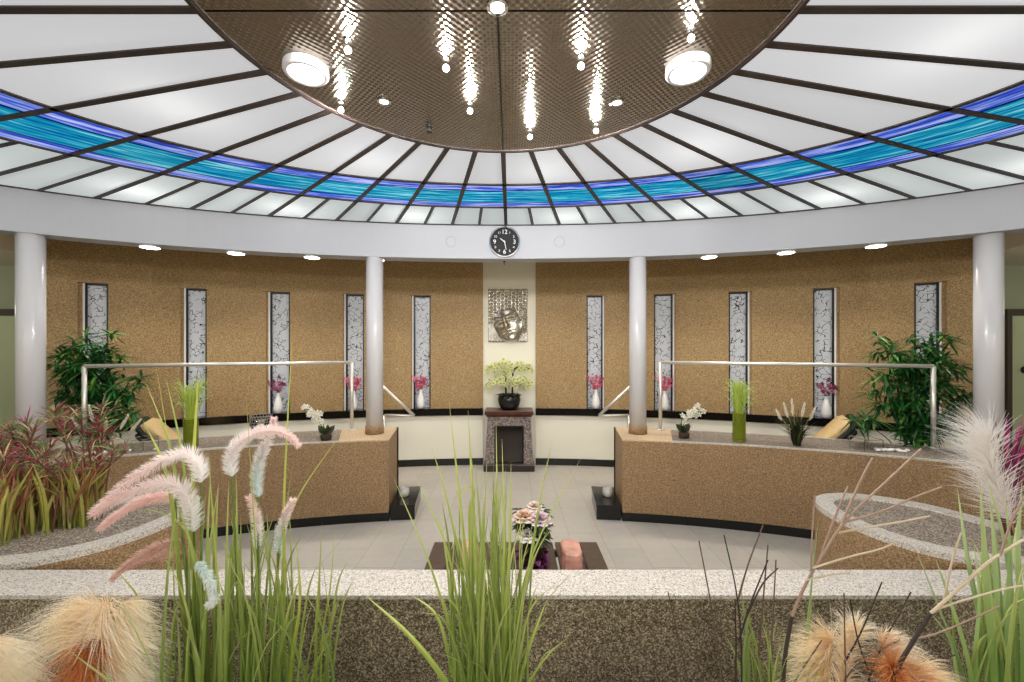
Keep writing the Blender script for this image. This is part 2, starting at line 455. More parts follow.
rear.build('rear_white_glazing', M['glass_inner'], ceiling); rear_b.build('rear_blue_glazing', M['glass_blue'], ceiling)
mb = MB()
for k in range(FRONT + 1, 40 - FRONT):
    strip(mb, on_bar(k, 0), on_bar(k, 3), .042, -.008, .03)
mb.build('rear_bars', M['bar'], ceiling)
def oval_bar(i, w, z0, z1, name):
    mb = MB(); n = 160; rings = []
    a, b = RINGS[i]
    for j in range(n + 1):
        t = 2 * math.pi * j / n
        p = Vector((a * math.sin(t), b * math.cos(t), 0)); d = Vector((math.sin(t), math.cos(t), 0))
        rings.append([p - d * w / 2 + Vector((0, 0, z0)), p + d * w / 2 + Vector((0, 0, z0)), p + d * w / 2 + Vector((0, 0, z1)), p - d * w / 2 + Vector((0, 0, z1))])
    mb.loft(rings, True, False)
    mb.build(name, M['bar'], ceiling)
oval_bar(1, .034, -.008, .03, 'ring_bar'); oval_bar(2, .034, -.008, .03, 'ring_bar'); oval_bar(3, .05, -.008, .03, 'ring_bar'); oval_bar(0, .034, -.012, .03, 'ring_bar')
# disc: four quarter sheets with seams
for q in range(4):
    mb = MB(); n = 24; g = .005
    vs = []
    for j in range(n + 1):
        t = R(90 * q) + R(90) * j / n
        vs.append(Vector((math.cos(t) * RD, math.sin(t) * RD, 0)))
    m0 = Vector((math.cos(R(90 * q + 45)), math.sin(R(90 * q + 45)), 0)) * g * 1.4
    top = [m0 * 1.0] + [v + m0 for v in vs]
    N = len(top)
    lo = [v + Vector((0, 0, -.008)) for v in top]
    mb.add(lo + top, [(0, j + 1, j) for j in range(1, N - 1)] + [(j, j + 1, N + j + 1, N + j) for j in range(1, N - 1)] + [(0, 1, N + 1, N), (N - 1, 0, N, 2 * N - 1)])
    mb.build('metal_sheet', M['disc'], ceiling)
mb = MB(); mb.lathe([(RD + .02, .0), (RD + .02, .02)], n=64); mb.build('backing_board', M['black'], ceiling)
mb = MB(); n = 96
prof = [(RD - .004, -.008), (RD + .006, -.009), (RD + .006, -.013), (RD - .004, -.013)]
mb.loft([[Vector((r * math.cos(2 * math.pi * j / n), r * math.sin(2 * math.pi * j / n), z)) for r, z in prof] for j in range(n + 1)], True, False)
mb.build('disc_rim', M['bar'], ceiling)
# lamps above the glass
for i, t in enumerate((-86, -64, -44, -28, -12, 8, 24, 40, 60, 84, 120, 160, 200, 240)):
    for (a, b, e) in ((4.5, 2.65, 1.0),) + (((2.0, 1.5, .5),) if i % 2 else ()):
        ld = bpy.data.lights.new('fluorescent_lamp', 'POINT'); ld.energy = TUBES * e; ld.shadow_soft_size = .08; ld.color = (1, .98, .95)
        lo = bpy.data.objects.new('fluorescent_lamp', ld); p = ell(a, b, R(t)); lo.location = (p.x, p.y, H_CEIL + .3); col.objects.link(lo)

# ---- oval beam (white fascia) under the glass edge
def ring_solid(mb, a0, b0, a1, b1, t0, t1, z0, z1, n=80, ends=True, u0=None):
    rings = []
    u0 = t0 if u0 is None else u0
    for j in range(n + 1):
        p, q = ell(a0, b0, t0 + (t1 - t0) * j / n), ell(a1, b1, u0 + (t1 - u0) * j / n)
        rings.append([p + Vector((0, 0, z0)), q + Vector((0, 0, z0)), q + Vector((0, 0, z1)), p + Vector((0, 0, z1))])
    mb.loft(rings, True, ends)
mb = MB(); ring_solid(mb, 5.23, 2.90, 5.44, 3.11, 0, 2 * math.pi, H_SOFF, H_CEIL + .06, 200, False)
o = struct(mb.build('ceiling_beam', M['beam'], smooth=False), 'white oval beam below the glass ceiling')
# ---- ceilings outside the oval: high between beam and brown wall, low in the corridors
TC = math.asin(4.62 / 5.44)
mb = MB(); n = 60
A = [ell(5.43, 3.10, -TC + 2 * TC * j / n) + Vector((0, 0, H_CEIL)) for j in range(n + 1)]
TW = math.asin(5.45 / 7.3)
B = [ell(7.3, 4.9, -TW + 2 * TW * j / n) + Vector((0, 0, H_CEIL)) for j in range(n + 1)]
mb.loft([[a, b, b + Vector((0, 0, .08)), a + Vector((0, 0, .08))] for a, b in zip(A, B)], True, True)
struct(mb.build('ceiling_walkway', M['ceil']))
mb = MB(); n = 100
inner = [ell(5.43, 3.10, TC + (2 * math.pi - 2 * TC) * j / n) for j in range(n + 1)]
outer = [Vector((-5.45, 5.05, 0)), Vector((-8.6, 5.05, 0)), Vector((-8.6, -3.6, 0)), Vector((8.6, -3.6, 0)), Vector((8.6, 5.05, 0)), Vector((5.45, 5.05, 0))]
loop = inner + outer
vs = [v + Vector((0, 0, H_SOFF + .004)) for v in loop] + [v + Vector((0, 0, H_CEIL + .05)) for v in loop]
N = len(loop)
mb.add(vs, [tuple(range(N)), tuple(reversed(range(N, 2 * N)))] + [(j, (j + 1) % N, N + (j + 1) % N, N + j) for j in range(N)])
struct(mb.build('ceiling_corridor', M['ceil']))
# ---- outer walls (close the room)
mb = MB(); mb.box(-8.7, -8.6, -3.6, 5.05, 0, 2.8); struct(mb.build('wall_left', M['cream']))
mb = MB(); mb.box(8.6, 8.7, -3.6, 5.05, 0, 2.8); struct(mb.build('wall_right', M['cream']))
mb = MB(); mb.box(-8.7, 8.7, -3.7, -3.6, 0, 2.8); struct(mb.build('wall_rear', M['cream']))

# ---- curved brown wall with ten slot windows, over a cream dado
WA, WB = 7.0, 4.53
WX = [(77.5, 108.3), (180.6, 206.7), (266, 290), (343, 364), (411, 430.6), (586.6, 605), (654, 675.5), (728.8, 751.7), (813, 839.7), (914, 947)]
WT = [tuple(ray_ell(p, WA, WB) for p in w) for w in WX]
TE = math.asin(5.27 / WA)
TP, TQ = math.asin(.36 / WA), math.asin(.425 / WA)
Z_BELT0, Z_BELT1, Z_WTOP = .745, .846, 2.525
DEP = .24
def wall_piece(mb, t0, t1, z0, z1, a=WA, b=WB, d=DEP, step=R(1.2)):
    n = max(2, int(abs(t1 - t0) / step))
    ring_solid(mb, a, b, a + d, b + d, t0, t1, z0, z1, n)
for name, t0, t1, wins in (('wall_brown_left', -TE, -TP, WT[:5]), ('wall_brown_right', TQ, TE, WT[5:])):
    mb = MB(); cur = t0
    for (u, v) in wins:
        wall_piece(mb, cur, u, Z_BELT1, H_CEIL); wall_piece(mb, u, v, Z_WTOP, H_CEIL); cur = v
    wall_piece(mb, cur, t1, Z_BELT1, H_CEIL)
    struct(mb.build(name, M['plaster_wall']))
mb = MB(); ring_solid(mb, WA + .04, WB + .04, WA + .2, WB + .2, -TP * 1.3, TP * 1.3, 0, H_CEIL, 6)
struct(mb.build('wall_centre', M['cream']), 'cream wall strip behind the fireplace')
for nm, t0, t1 in (('left', -TE, -TP), ('right', TQ, TE)):
    mb = MB(); wall_piece(mb, t0, t1, 0, Z_BELT0); struct(mb.build('wall_lower_' + nm, M['cream']))
    mb = MB(); wall_piece(mb, t0, t1, Z_BELT0, Z_BELT1, WA - .035, WB - .035, DEP + .035); struct(mb.build('trim_belt_' + nm, M['black_tile']))
    mb = MB(); wall_piece(mb, t0, t1 , 0, .1, WA - .012, WB - .012, .011); struct(mb.build('baseboard_' + nm, M['black_tile']))
for i, (u, v) in enumerate(WT):
    w = struct(empty('window_%d' % (i + 1)), 'slot window of pale etched glass in the brown wall')
    mid = (u + v) / 2
    mb = MB(); ring_solid(mb, WA + .15, WB + .15, WA + .165, WB + .165, u, v, Z_BELT1, Z_WTOP, 4)
    mb.build('etched_pane', M['pane'], w)
    # on the outer side the deep reveal shows: a board, a pale edge strip, a dark frame; on the inner side only the frame
    mb = MB(); W = v - u; out, sg = (u, 1) if i < 5 else (v, -1)
    k = .16 if i in (0, 9) else .12 if i in (1, 8) else .09 if i in (2, 7) else .05
    def vert(mb, f0, f1, d0, d1):
        a, b2 = sorted((out + sg * W * f0, out + sg * W * f1))
        ring_solid(mb, WA + d0, WB + d0, WA + d1, WB + d1, a, b2, Z_BELT1, Z_WTOP, 2)
    vert(mb, k + .07, k + .16, .1, .149); vert(mb, .93, 1.0, .12, .149)
    ring_solid(mb, WA + .12, WB + .12, WA + .149, WB + .149, u, v, Z_WTOP - .02, Z_WTOP, 3)
    wf = mb.build('window_frame', M['black'], w)
    mb = MB(); vert(mb, k, k + .07, .06, .149); mb.build('edge_strip', M['white'], wf)
    mb = MB(); vert(mb, 0, k, .05, .149); mb.build('reveal_board', M['plaster_wall'], wf)

# ---- corridor end walls with doors
for sgn, nm in ((-1, 'left'), (1, 'right')):
    xs = sorted((sgn * 5.2, sgn * 8.6))
    mb = MB(); mb.box(xs[0], xs[1], 4.95, 5.05, 0, 2.75); struct(mb.build('wall_end_' + nm, M['green_wall']))
    d = struct(empty('door_1' if sgn < 0 else 'door_2', (-5.95 if sgn < 0 else 6.55, 4.95, 0)), 'pale green corridor door under a dark lintel')
    mb = MB(); mb.box(-.5, .5, -.03, 0, .01, 2.14); dp = mb.build('door_panel', M['door'], d)
    mb = MB()
    mb.box(-.56, -.5, -.05, 0, 0, 2.22); mb.box(.5, .56, -.05, 0, 0, 2.22); mb.box(-.5, .5, -.05, 0, 2.14, 2.22)
    mb.build('door_frame', M['dark_frame'], d)
    mb = MB(); Mx = Matrix.Translation((-.34, -.03, 1.49)) @ Matrix.Rotation(R(90), 4, 'X')
    mb.lathe([(.03, 0), (.045, .004), (.045, .03), (.02, .045)], M=Mx, n=20); mb.build('round_handle', M['black'], dp)

# ---- columns
def column(x, y, z, label):
    c = struct(empty('column', (x, y, z)), label)
    mb = MB(); mb.lathe([(.0895, .0), (.0895, H_SOFF - z)], n=40); mb.build('column_shaft', M['column'], c, smooth=False)
    mb = MB(); mb.lathe([(.098, 0), (.098, .085), (.09, .09)], n=40); mb.build('column_base', M['plaster_planter'], c)
    for ch in c.children:
        for p in ch.data.polygons: p.use_smooth = abs(p.normal.z) < .5
H_PL = .828
column(-1.435, 4.48, H_PL, 'white column beside the opening, nearer the clock, on the planter with the wire lantern')
column(1.44, 4.48, H_PL, 'white column beside the opening, on the planter with the tall glass grass vase')
column(-4.08, 3.53, H_PL, 'white column at the outer end, behind red-tipped grass')
column(4.165, 3.53, H_PL, 'white column at the outer end, behind the white plume')

# ---- near wall with granite coping
w = struct(empty('wall_near', (0, 1.67, 0)), 'dark pebble-faced low wall with granite coping nearest the camera')
mb = MB(); mb.box(-8.6, 8.6, -.087, .087, 0, H_PL - .018); mb.build('wall_body', M['pebble_dark'], w)
mb = MB(); mb.box(-8.6, 8.6, -.09, .09, H_PL - .015, H_PL); mb.build('granite_coping', M['granite'], w)

# ================================================================ PLANTERS
def big_planter(sgn, label):
    pl = empty('curved_planter', (sgn * 2.8, 4.1, 0)); tag(pl, label, 'planter')
    off = -Vector((sgn * 2.8, 4.1, 0))
    xe = lambda a, dx: math.asin((1.19 + (a - 5) * .134 + dx) / a)      # the end face is nearly square to the wall
    def part(name, m, spec):
        mb = MB()
        for (a0, b0, a1, b1, dx, t1, z0, z1) in spec:
            if t1 == 'cap': ring_solid(mb, a0, b0, a1, b1, sgn * xe(a0, dx), sgn * xe(a0, dx + .48), z0, z1, 10, True, sgn * xe(a1, dx))
            else: ring_solid(mb, a0, b0, a1, b1, sgn * xe(a0, dx), sgn * t1, z0, z1, 60, True, sgn * xe(a1, dx))
        mb.v = [tuple(Vector(v) + off) for v in mb.v]
        return mb.build(name, m, pl)
    T1 = math.asin(.925); ZT = H_PL - .014
    part('planter_wall', M['plaster_planter'], [(5.0, 2.65, 5.62, 3.27, 0, T1, .085, ZT)])
    part('black_plinth', M['black_tile'], [(4.995, 2.645, 5.625, 3.275, -.003, T1, 0, .085)])
    part('stone_coping', M['granite'], [(4.997, 2.647, 5.03, 2.68, .48, T1, ZT, H_PL), (5.59, 3.24, 5.623, 3.273, .48, T1, ZT, H_PL)])
    part('end_slab', M['sand'], [(5.0, 2.65, 5.62, 3.27, -.001, 'cap', ZT, H_PL - .001)])
    g = part('gravel_bed', M['gravel'], [(5.03, 2.68, 5.59, 3.24, .47, T1, ZT, H_PL - .006)])
    g['kind'] = 'stuff'
    mb = MB(); p = ell(5.62, 3.27, xe(5.62, 0)); mb.box(sgn * p.x - .012, sgn * p.x + .012, p.y + .001, p.y + .02, 0, H_PL); mb.v = [tuple(Vector(v) + off) for v in mb.v]; mb.build('corner_trim', M['black_tile'], pl)
    return pl
big_planter(-1, 'long curved tan planter holding the wire lantern and a white orchid under a steel rail')
big_planter(1, 'long curved tan planter holding the yellow-green glass vase under a steel rail')

def nose_planter(sgn, label):
    base = Vector((sgn * 2.4, 2.1, 0))
    pl = empty('rounded_planter', base); tag(pl, label, 'planter')
    pts = [(2.75, 1.762), (2.45, 1.768), (2.29, 1.79), (2.13, 1.845), (1.967, 1.978), (1.885, 2.161), (1.865, 2.37), (1.91, 2.53), (1.99, 2.62), (2.10, 2.665), (2.235, 2.67), (2.40, 2.61), (2.55, 2.49), (2.66, 2.285), (2.72, 2.02), (2.75, 1.762)]
    sh = .05 if sgn < 0 else .02
    out = catmull([(x * sgn + sh, y, 0) for x, y in pts], 4)[:-1]
    n = len(out)
    cen = Vector((sgn * 2.36 + sh, 2.2, 0))
    def offs(d):
        return [cen + (p - cen) * (1 - d / (p - cen).length) for p in out]
    up = lambda L, z: [p - base + Vector((0, 0, z)) for p in L]
    mb = MB(); mb.loft([up(out, 0), up(out, H_PL - .03)], True, True); mb.build('planter_wall', M['plaster_planter'], pl)
    inn = offs(.095); o2 = out
    mb = MB(); mb.loft([up(inn, H_PL - .03), up(o2, H_PL - .03), up(o2, H_PL), up(inn, H_PL), up(inn, H_PL - .03)], True, False); mb.build('stone_coping', M['granite'], pl)
    mb = MB(); mb.loft([up(inn, H_PL - .03), up(inn, H_PL - .012)], True, True); g = mb.build('gravel_bed', M['gravel'], pl); g['kind'] = 'stuff'
nose_planter(-1, 'rounded planter with granite rim holding red-tipped grass beside the near wall')
nose_planter(1, 'rounded planter with granite rim and bare gravel below the white plume')

# trough of soil between camera and near wall, in which the foreground plants stand
tr = empty('planter_trough', (0, .95, 0)); tag(tr, 'soil trough carrying the foreground grasses before the pebble wall', 'planter')
mb = MB(); mb.box(-2.6, 2.6, -.36, .36, 0, .62); mb.build('trough_body', M['pebble_dark'], tr)
mb = MB(); mb.box(-2.56, 2.56, -.33, .33, .62, .655); o = mb.build('soil', plain('dark_soil', S(52, 40, 30), .9, bump=.8), tr); o['kind'] = 'stuff'
SOIL = .655

# ---- steel rails on the planters
def rail(sgn, label):
    base = Vector((sgn * 1.75, 4.65, H_PL)); r = empty('guard_rail', base); tag(r, label, 'railing', 'steel guard rails on the planters')
    far = Vector((0, 0, 0)); near = Vector((4.0 if sgn > 0 else -3.93, 3.83, H_PL)) - base
    h = .764
    for p in (far, near):
        mb = MB(); mb.tube([p, p + Vector((0, 0, h))], .019, 14); mb.lathe([(.045, 0), (.045, .008), (.02, .01)], p.x, p.y, p.z, 18)
        mb.build('post', M['steel'], r, smooth=True)
    mb = MB(); mb.tube([far + Vector((0, 0, h)), near + Vector((0, 0, h))], .019, 14); mb.build('top_rail', M['steel'], r, smooth=True)
rail(-1, 'square-ended steel guard rail above the planter with the wire lantern')
rail(1, 'square-ended steel guard rail above the planter with the tall green vase')
# ---- ramp handrails behind the inner columns
def handrail(sgn, label):
    y = 5.15; base = Vector((sgn * 1.62, y, 0)); r = empty('handrail', base); tag(r, label, 'railing', 'sloping handrails behind the inner columns')
    top = Vector((0, 0, 1.33)); tip = Vector((-sgn * .46, 0, .90)); back = Vector((-sgn * .09, 0, .905))
    mb = MB(); mb.tube([top, tip], .02, 12); mb.build('sloping_rail', M['steel'], r, smooth=True)
    mb = MB(); mb.tube([tip, back], .018, 12); mb.build('lower_rail', M['steel'], r, smooth=True)
    mb = MB(); mb.tube([back, Vector((back.x, 0, 0))], .018, 12); mb.build('post', M['steel'], r, smooth=True)
    mb = MB(); mb.tube([top, Vector((0, 0, 0))], .018, 12); mb.build('post', M['steel'], r, smooth=True)
handrail(-1, 'sloping steel handrail behind the column on the wire-lantern side of the fireplace')
handrail(1, 'sloping steel handrail behind the column on the green-vase side of the fireplace')

# ---- black steps with tea lights at the planter ends
glass = plain('clear_glass', (1, 1, 1, 1), .03, trans=1.0); glass.node_tree.nodes['Principled BSDF'].inputs['IOR'].default_value = 1.2
frost = plain('frosted_cup_glass', S(236, 236, 232), .25, trans=.55)
wax = plain('candle_wax', S(244, 236, 220), .5, emit=(1, .8, .5, 1), es=.3)
def step(sgn, side):
    x0, x1 = sorted((sgn * .93, sgn * 1.19))
    st = empty('black_step', (sgn * 1.08, 4.46, 0), -sgn * R(6)); tag(st, 'low black tiled step at the end of the planter with the ' + side, 'step')
    mb = MB(); mb.box(-.12, .12, -.27, .27, 0, .135); mb.build('step_riser', M['black_tile'], st)
    mb = MB(); mb.box(-.125, .125, -.275, .275, .135, .155); mb.build('step_tread', M['black_tile'], st)
    c = empty('candle_holder', (sgn * 1.1, 4.44, .1555)); tag(c, 'small glass tea light holder on the black step by the ' + side, 'candle')
    mb = MB(); mb.lathe([(.038, 0), (.05, .012), (.054, .05), (.047, .095), (.044, .095), (.05, .05), (.045, .016), (.01, .014)], n=24); mb.build('glass_cup', frost, c, smooth=True)
    mb = MB(); mb.lathe([(.028, .017), (.028, .045)], n=18); q = mb.build('wax_candle', wax, c)
    mb = MB(); mb.sphere((0, 0, .056), .008, sq=(1, 1, 1.5)); mb.build('flame', M['flame'], q)
step(-1, 'wire lantern'); step(1, 'tall green vase')

# ================================================================ LAMPS
def face_up(p, y): return P(p[0], p[1], y)
ZD = H_CEIL - .008
def at_height(px, py, z):
    y = (z - EYE) * F / (CY - py)
    return Vector(((px - CX) * y / F + CAMX, y, z))
# ---- halogen capsules hanging just below the metal disc
def halogen():
    o = empty('halogen_spotlight'); mb = MB()
    mb.lathe([(.002, 0), (.016, -.001), (.016, -.006), (.004, -.009), (.003, -.03), (.002, -.031)], n=14); ph = mb.build('pin_holder', M['chrome'], o)
    mb = MB(); mb.sphere((0, 0, -.044), .012, 12, 8); mb.build('lit_bulb', M['halogen'], ph, smooth=True)
    return o
hal = [((348, 50), 'halogen spotlight nearest the round lamp over the bamboo with red-tipped grass, the closer of its pair'), ((341, 110), 'halogen spotlight at the disc rim, beside the lamp on the red-grass side'), ((446, 68), 'halogen spotlight between the centre seam and the red-grass side, the closer of two'),
       ((470, 111), 'halogen spotlight just on the red-grass side of the seam, farther one'), ((530, 137), 'halogen spotlight closest to the clock by the disc seam'), ((581, 66), 'halogen spotlight between the centre seam and the white-plume side, the closer of two'),
       ((596, 131), 'halogen spotlight at the disc rim beside a small warm spot'), ((691, 38), 'halogen spotlight above the round lamp on the white-plume side')]
hal_proto = halogen(); HP = []
for i, (p, lab) in enumerate(hal):
    o = hal_proto if i == 0 else copy_tree(hal_proto)
    q = at_height(p[0], p[1], ZD - .044); o.location = (q.x, q.y, ZD - .0005); HP.append(q)
    tag(o, ' '.join(lab.split()[:16]), 'spotlight', 'halogen spotlights under the metal disc')
for q in HP[::2]:  # mirrored copies out of view, added for the light they give
    o = copy_tree(hal_proto); o.location = (-q.x, 2 * Y0 - q.y, ZD - .0005); tag(o, 'unseen halogen spotlight added for light under the rear half of the disc', 'spotlight', 'halogen spotlights under the metal disc')
# ---- two round surface lamps
def round_lamp(px, py, lab):
    q = at_height(px, py, ZD - .03); o = empty('round_ceiling_lamp', (q.x, q.y, ZD - .0005)); tag(o, lab, 'ceiling lamp', 'round surface lamps on the metal disc')
    mb = MB(); mb.lathe([(.096, 0), (.099, -.006), (.099, -.03), (.092, -.038), (.079, -.038), (.079, -.02), (.01, -.018)], n=40); mb.build('lamp_rim', M['lamp_white'], o, smooth=False)
    mb = MB(); mb.lathe([(.0785, -.024), (.0785, -.035), (.055, -.0375), (.004, -.038)], n=36); mb.build('diffuser', M['panel_light'], o)
round_lamp(306, 73, 'round white surface lamp on the disc above the red-tipped grass side')
round_lamp(688, 72, 'round white surface lamp on the disc above the white plume side')
def warm_spot(px, py, r, lab):
    q = at_height(px, py, ZD - .005); o = empty('recessed_spot', (q.x, q.y, ZD - .0005)); tag(o, lab, 'spotlight', 'small warm spots in the metal disc')
    mb = MB(); mb.lathe([(r, 0), (r, -.005), (r * .8, -.009), (r * .66, -.005), (r * .62, -.001)], n=24); mb.build('spot_ring', M['chrome'], o)
    mb = MB(); mb.lathe([(r * .62, -.0012), (r * .5, -.004), (.002, -.006)], n=20); mb.build('spot_lens', M['spot_light'], o)
warm_spot(497.5, 8, .042, 'small warm spot at the crossing of the disc seams')
warm_spot(384, 102, .036, 'small warm recessed spot on the red-grass side of the disc')
warm_spot(617, 103, .036, 'small warm recessed spot on the white-plume side of the disc')
q = at_height(429, 132, ZD - .03); o = empty('sprinkler_head', (q.x, q.y, ZD - .0005)); tag(o, 'tiny sprinkler head under the metal disc near its rim', 'sprinkler')
mb = MB(); mb.lathe([(.02, 0), (.02, -.004), (.008, -.006), (.008, -.025), (.003, -.026)], n=14); mb.build('sprinkler_body', M['black'], o)
mb = MB(); mb.lathe([(.003, -.0262), (.018, -.028), (.018, -.03), (.002, -.031)], n=14); mb.build('deflector', M['black'], o)
# ---- flat lamps under the beam
def soffit_lamp():
    o = empty('soffit_lamp'); mb = MB()
    mb.lathe([(.085, 0), (.085, -.012), (.078, -.016), (.074, -.014), (.07, -.004)], n=32); mb.build('lamp_rim', M['lamp_white'], o)
    mb = MB(); mb.lathe([(.0735, -.006), (.0735, -.015), (.05, -.02), (.004, -.021)], n=28); mb.build('lamp_lens', M['soffit_light'], o)
    return o
sp = soffit_lamp()
spx = [(150, 'round flat soffit lamp under the beam nearest the column behind red-tipped grass'), (236, 'middle soffit lamp under the beam above the wire-lantern planter'), (312, 'soffit lamp under the beam nearest the column on the wire-lantern side'),
       (377, 'soffit lamp half hidden behind the inner column on the wire-lantern side'), (637, 'soffit lamp half hidden behind the inner column on the green-vase side'), (709, 'soffit lamp under the beam nearest the column above the green-vase planter'),
       (786, 'middle soffit lamp under the beam above the green-vase planter'), (876, 'round flat soffit lamp under the beam nearest the column behind the white plume')]
for i, (px, lab) in enumerate(spx):
    t = ray_ell(px, 5.35, 3.02); p = ell(5.35, 3.02, t)
    o = sp if i == 0 else copy_tree(sp); o.location = (p.x, p.y, H_SOFF - .0005); tag(o, lab, 'ceiling lamp', 'flat round lamps under the oval beam')
for t in (75, 100, 125, 150, 180, 210, 235, 260, 285):  # lamps added round the unseen part of the beam for more light
    p = ell(5.335, 3.005, R(t)); o = copy_tree(sp); o.location = (p.x, p.y, H_SOFF - .0005); tag(o, 'unseen flat round lamp added for light under the rear part of the beam', 'ceiling lamp', 'flat round lamps under the oval beam')
# ---- unseen fill lights added over the walkway behind the beam and in the corridors
for t in (-42, -30, -18, -6, 6, 18, 30, 42):
    p = ell(5.95, 3.6, R(t)); ld = bpy.data.lights.new('walkway_fill_light', 'SPOT'); ld.energy = WALKWAY_FILL; ld.shadow_soft_size = .1; ld.spot_size = R(110); ld.spot_blend = .7; ld.color = (1, .93, .82)
    lo = bpy.data.objects.new('walkway_fill_light', ld); lo.location = (p.x, p.y, H_CEIL - .12); col.objects.link(lo)
for x, y, e in ((-6.6, 3.9, 5), (6.6, 3.9, 3.5), (-6.8, 0, 14), (6.8, 0, 14), (-3.4, -2.2, 75), (0, -2.4, 75), (3.4, -2.2, 75)):  # added fill; the strong ones behind the camera brighten near wall and foreground
    ld = bpy.data.lights.new('corridor_fill_light', 'POINT'); ld.energy = e; ld.shadow_soft_size = .1; ld.color = (1, .97, .88)
    lo = bpy.data.objects.new('corridor_fill_light', ld); lo.location = (x, y, H_SOFF - .15); col.objects.link(lo)

# ================================================================ BACK WALL OBJECTS
# ---- clock on the beam
def text(body, size, mat_, parent, loc, name, rot=(R(90), 0, 0)):
    cu = bpy.data.curves.new(name, 'FONT'); cu.body = body; cu.size = size; cu.align_x = 'CENTER'; cu.align_y = 'CENTER'; cu.extrude = .001
    cu.materials.append(mat_)
    tmp = bpy.data.objects.new(name + '_outline', cu); col.objects.link(tmp); bpy.context.view_layer.update()
    me = bpy.data.meshes.new_from_object(tmp.evaluated_get(bpy.context.evaluated_depsgraph_get())); bpy.data.objects.remove(tmp)
    o = bpy.data.objects.new(name, me); col.objects.link(o); o.parent = parent; o.location = loc; o.rotation_euler = rot
    return o
yb = Y0 + 2.90
ck = empty('wall_clock', (-.045 + .03, yb - .003, 2.915)); tag(ck, 'round black wall clock with silver rim and white numerals', 'clock')
CR = .17
Mf = Matrix.Rotation(R(90), 4, 'X')
mb = MB(); mb.lathe([(CR - .016, 0), (CR, .002), (CR, .03), (CR - .006, .036), (CR - .014, .036), (CR - .016, .0)], M=Mf, n=48, caps=False); mb.build('clock_rim', M['chrome'], ck, smooth=False)
mb = MB(); mb.lathe([(CR - .0165, .001), (CR - .0165, .018), (.002, .019)], M=Mf, n=48); cf = mb.build('clock_face', plain('black_clock_face', S(22, 22, 26), .5, spec=.2), ck)
wht = plain('white_numeral', S(240, 240, 240), .5, emit=None)
for h in range(1, 13):
    a = R(30 * h); big = h % 3 == 0
    text(str(h), .066 if big else .036, wht, cf, (math.sin(a) * (.108 if big else .115), -.0205, math.cos(a) * (.108 if big else .115)), 'numeral')
def hand(a, L, w, y, nm):
    mb = MB(); d = Vector((math.sin(a), 0, math.cos(a))); s = Vector((d.z, 0, -d.x)) * w
    b = -d * L * .15; e = d * L
    mb.add([b - s, b + s, e + s * .6, e - s * .6] + [v + Vector((0, -.0015, 0)) for v in (b - s, b + s, e + s * .6, e - s * .6)], [(0, 1, 2, 3), (7, 6, 5, 4), (0, 4, 5, 1), (1, 5, 6, 2), (2, 6, 7, 3), (3, 7, 4, 0)])
    for v in range(len(mb.v)): mb.v[v] = (mb.v[v][0], mb.v[v][1] + y, mb.v[v][2])
    mb.build(nm, wht, ck)
hand(R(-51), .062, .005, -.023, 'hour_hand'); hand(R(168), .088, .004, -.026, 'minute_hand')
# small hook below clock
q = empty('ceiling_sensor', (-.02, Y0 + 3.0, H_SOFF - .0005)); tag(q, 'tiny dark sensor under the beam below the clock', 'sensor')
mb = MB(); mb.lathe([(.016, 0), (.016, -.012), (.006, -.016), (.004, -.05), (.001, -.052)], n=12); mb.build('sensor_stem', M['black'], q)
mb = MB(); mb.lathe([(.022, .0), (.022, -.004), (.0165, -.0045)], n=16); mb.build('sensor_plate', M['steel'], q)
# two round speaker discs in the beam
for px, lab in ((451, 'round white speaker grille on the beam, on the wire-lantern side of the clock'), (559.5, 'round white speaker grille on the beam, on the green-vase side of the clock')):
    t = ray_ell(px, 5.23, 2.9); p = ell(5.23, 2.9, t); y = p.y
    o = empty('beam_speaker', (p.x, p.y - .001, EYE + (CY - 241.5) * y / F), -t * .5); tag(o, lab, 'speaker', 'round speakers on the oval beam')
    mb = MB(); mb.lathe([(.063, 0), (.063, .006), (.056, .008), (.052, .004), (.05, .0035)], M=Mf, n=36); mb.build('speaker_ring', plain('light_grey_ring', S(176, 174, 176), .4), o)
    mb = MB(); mb.lathe([(.05, .001), (.05, .004), (.03, .006), (.001, .0065)], M=Mf, n=30); mb.build('speaker_grille', M['beam'], o)

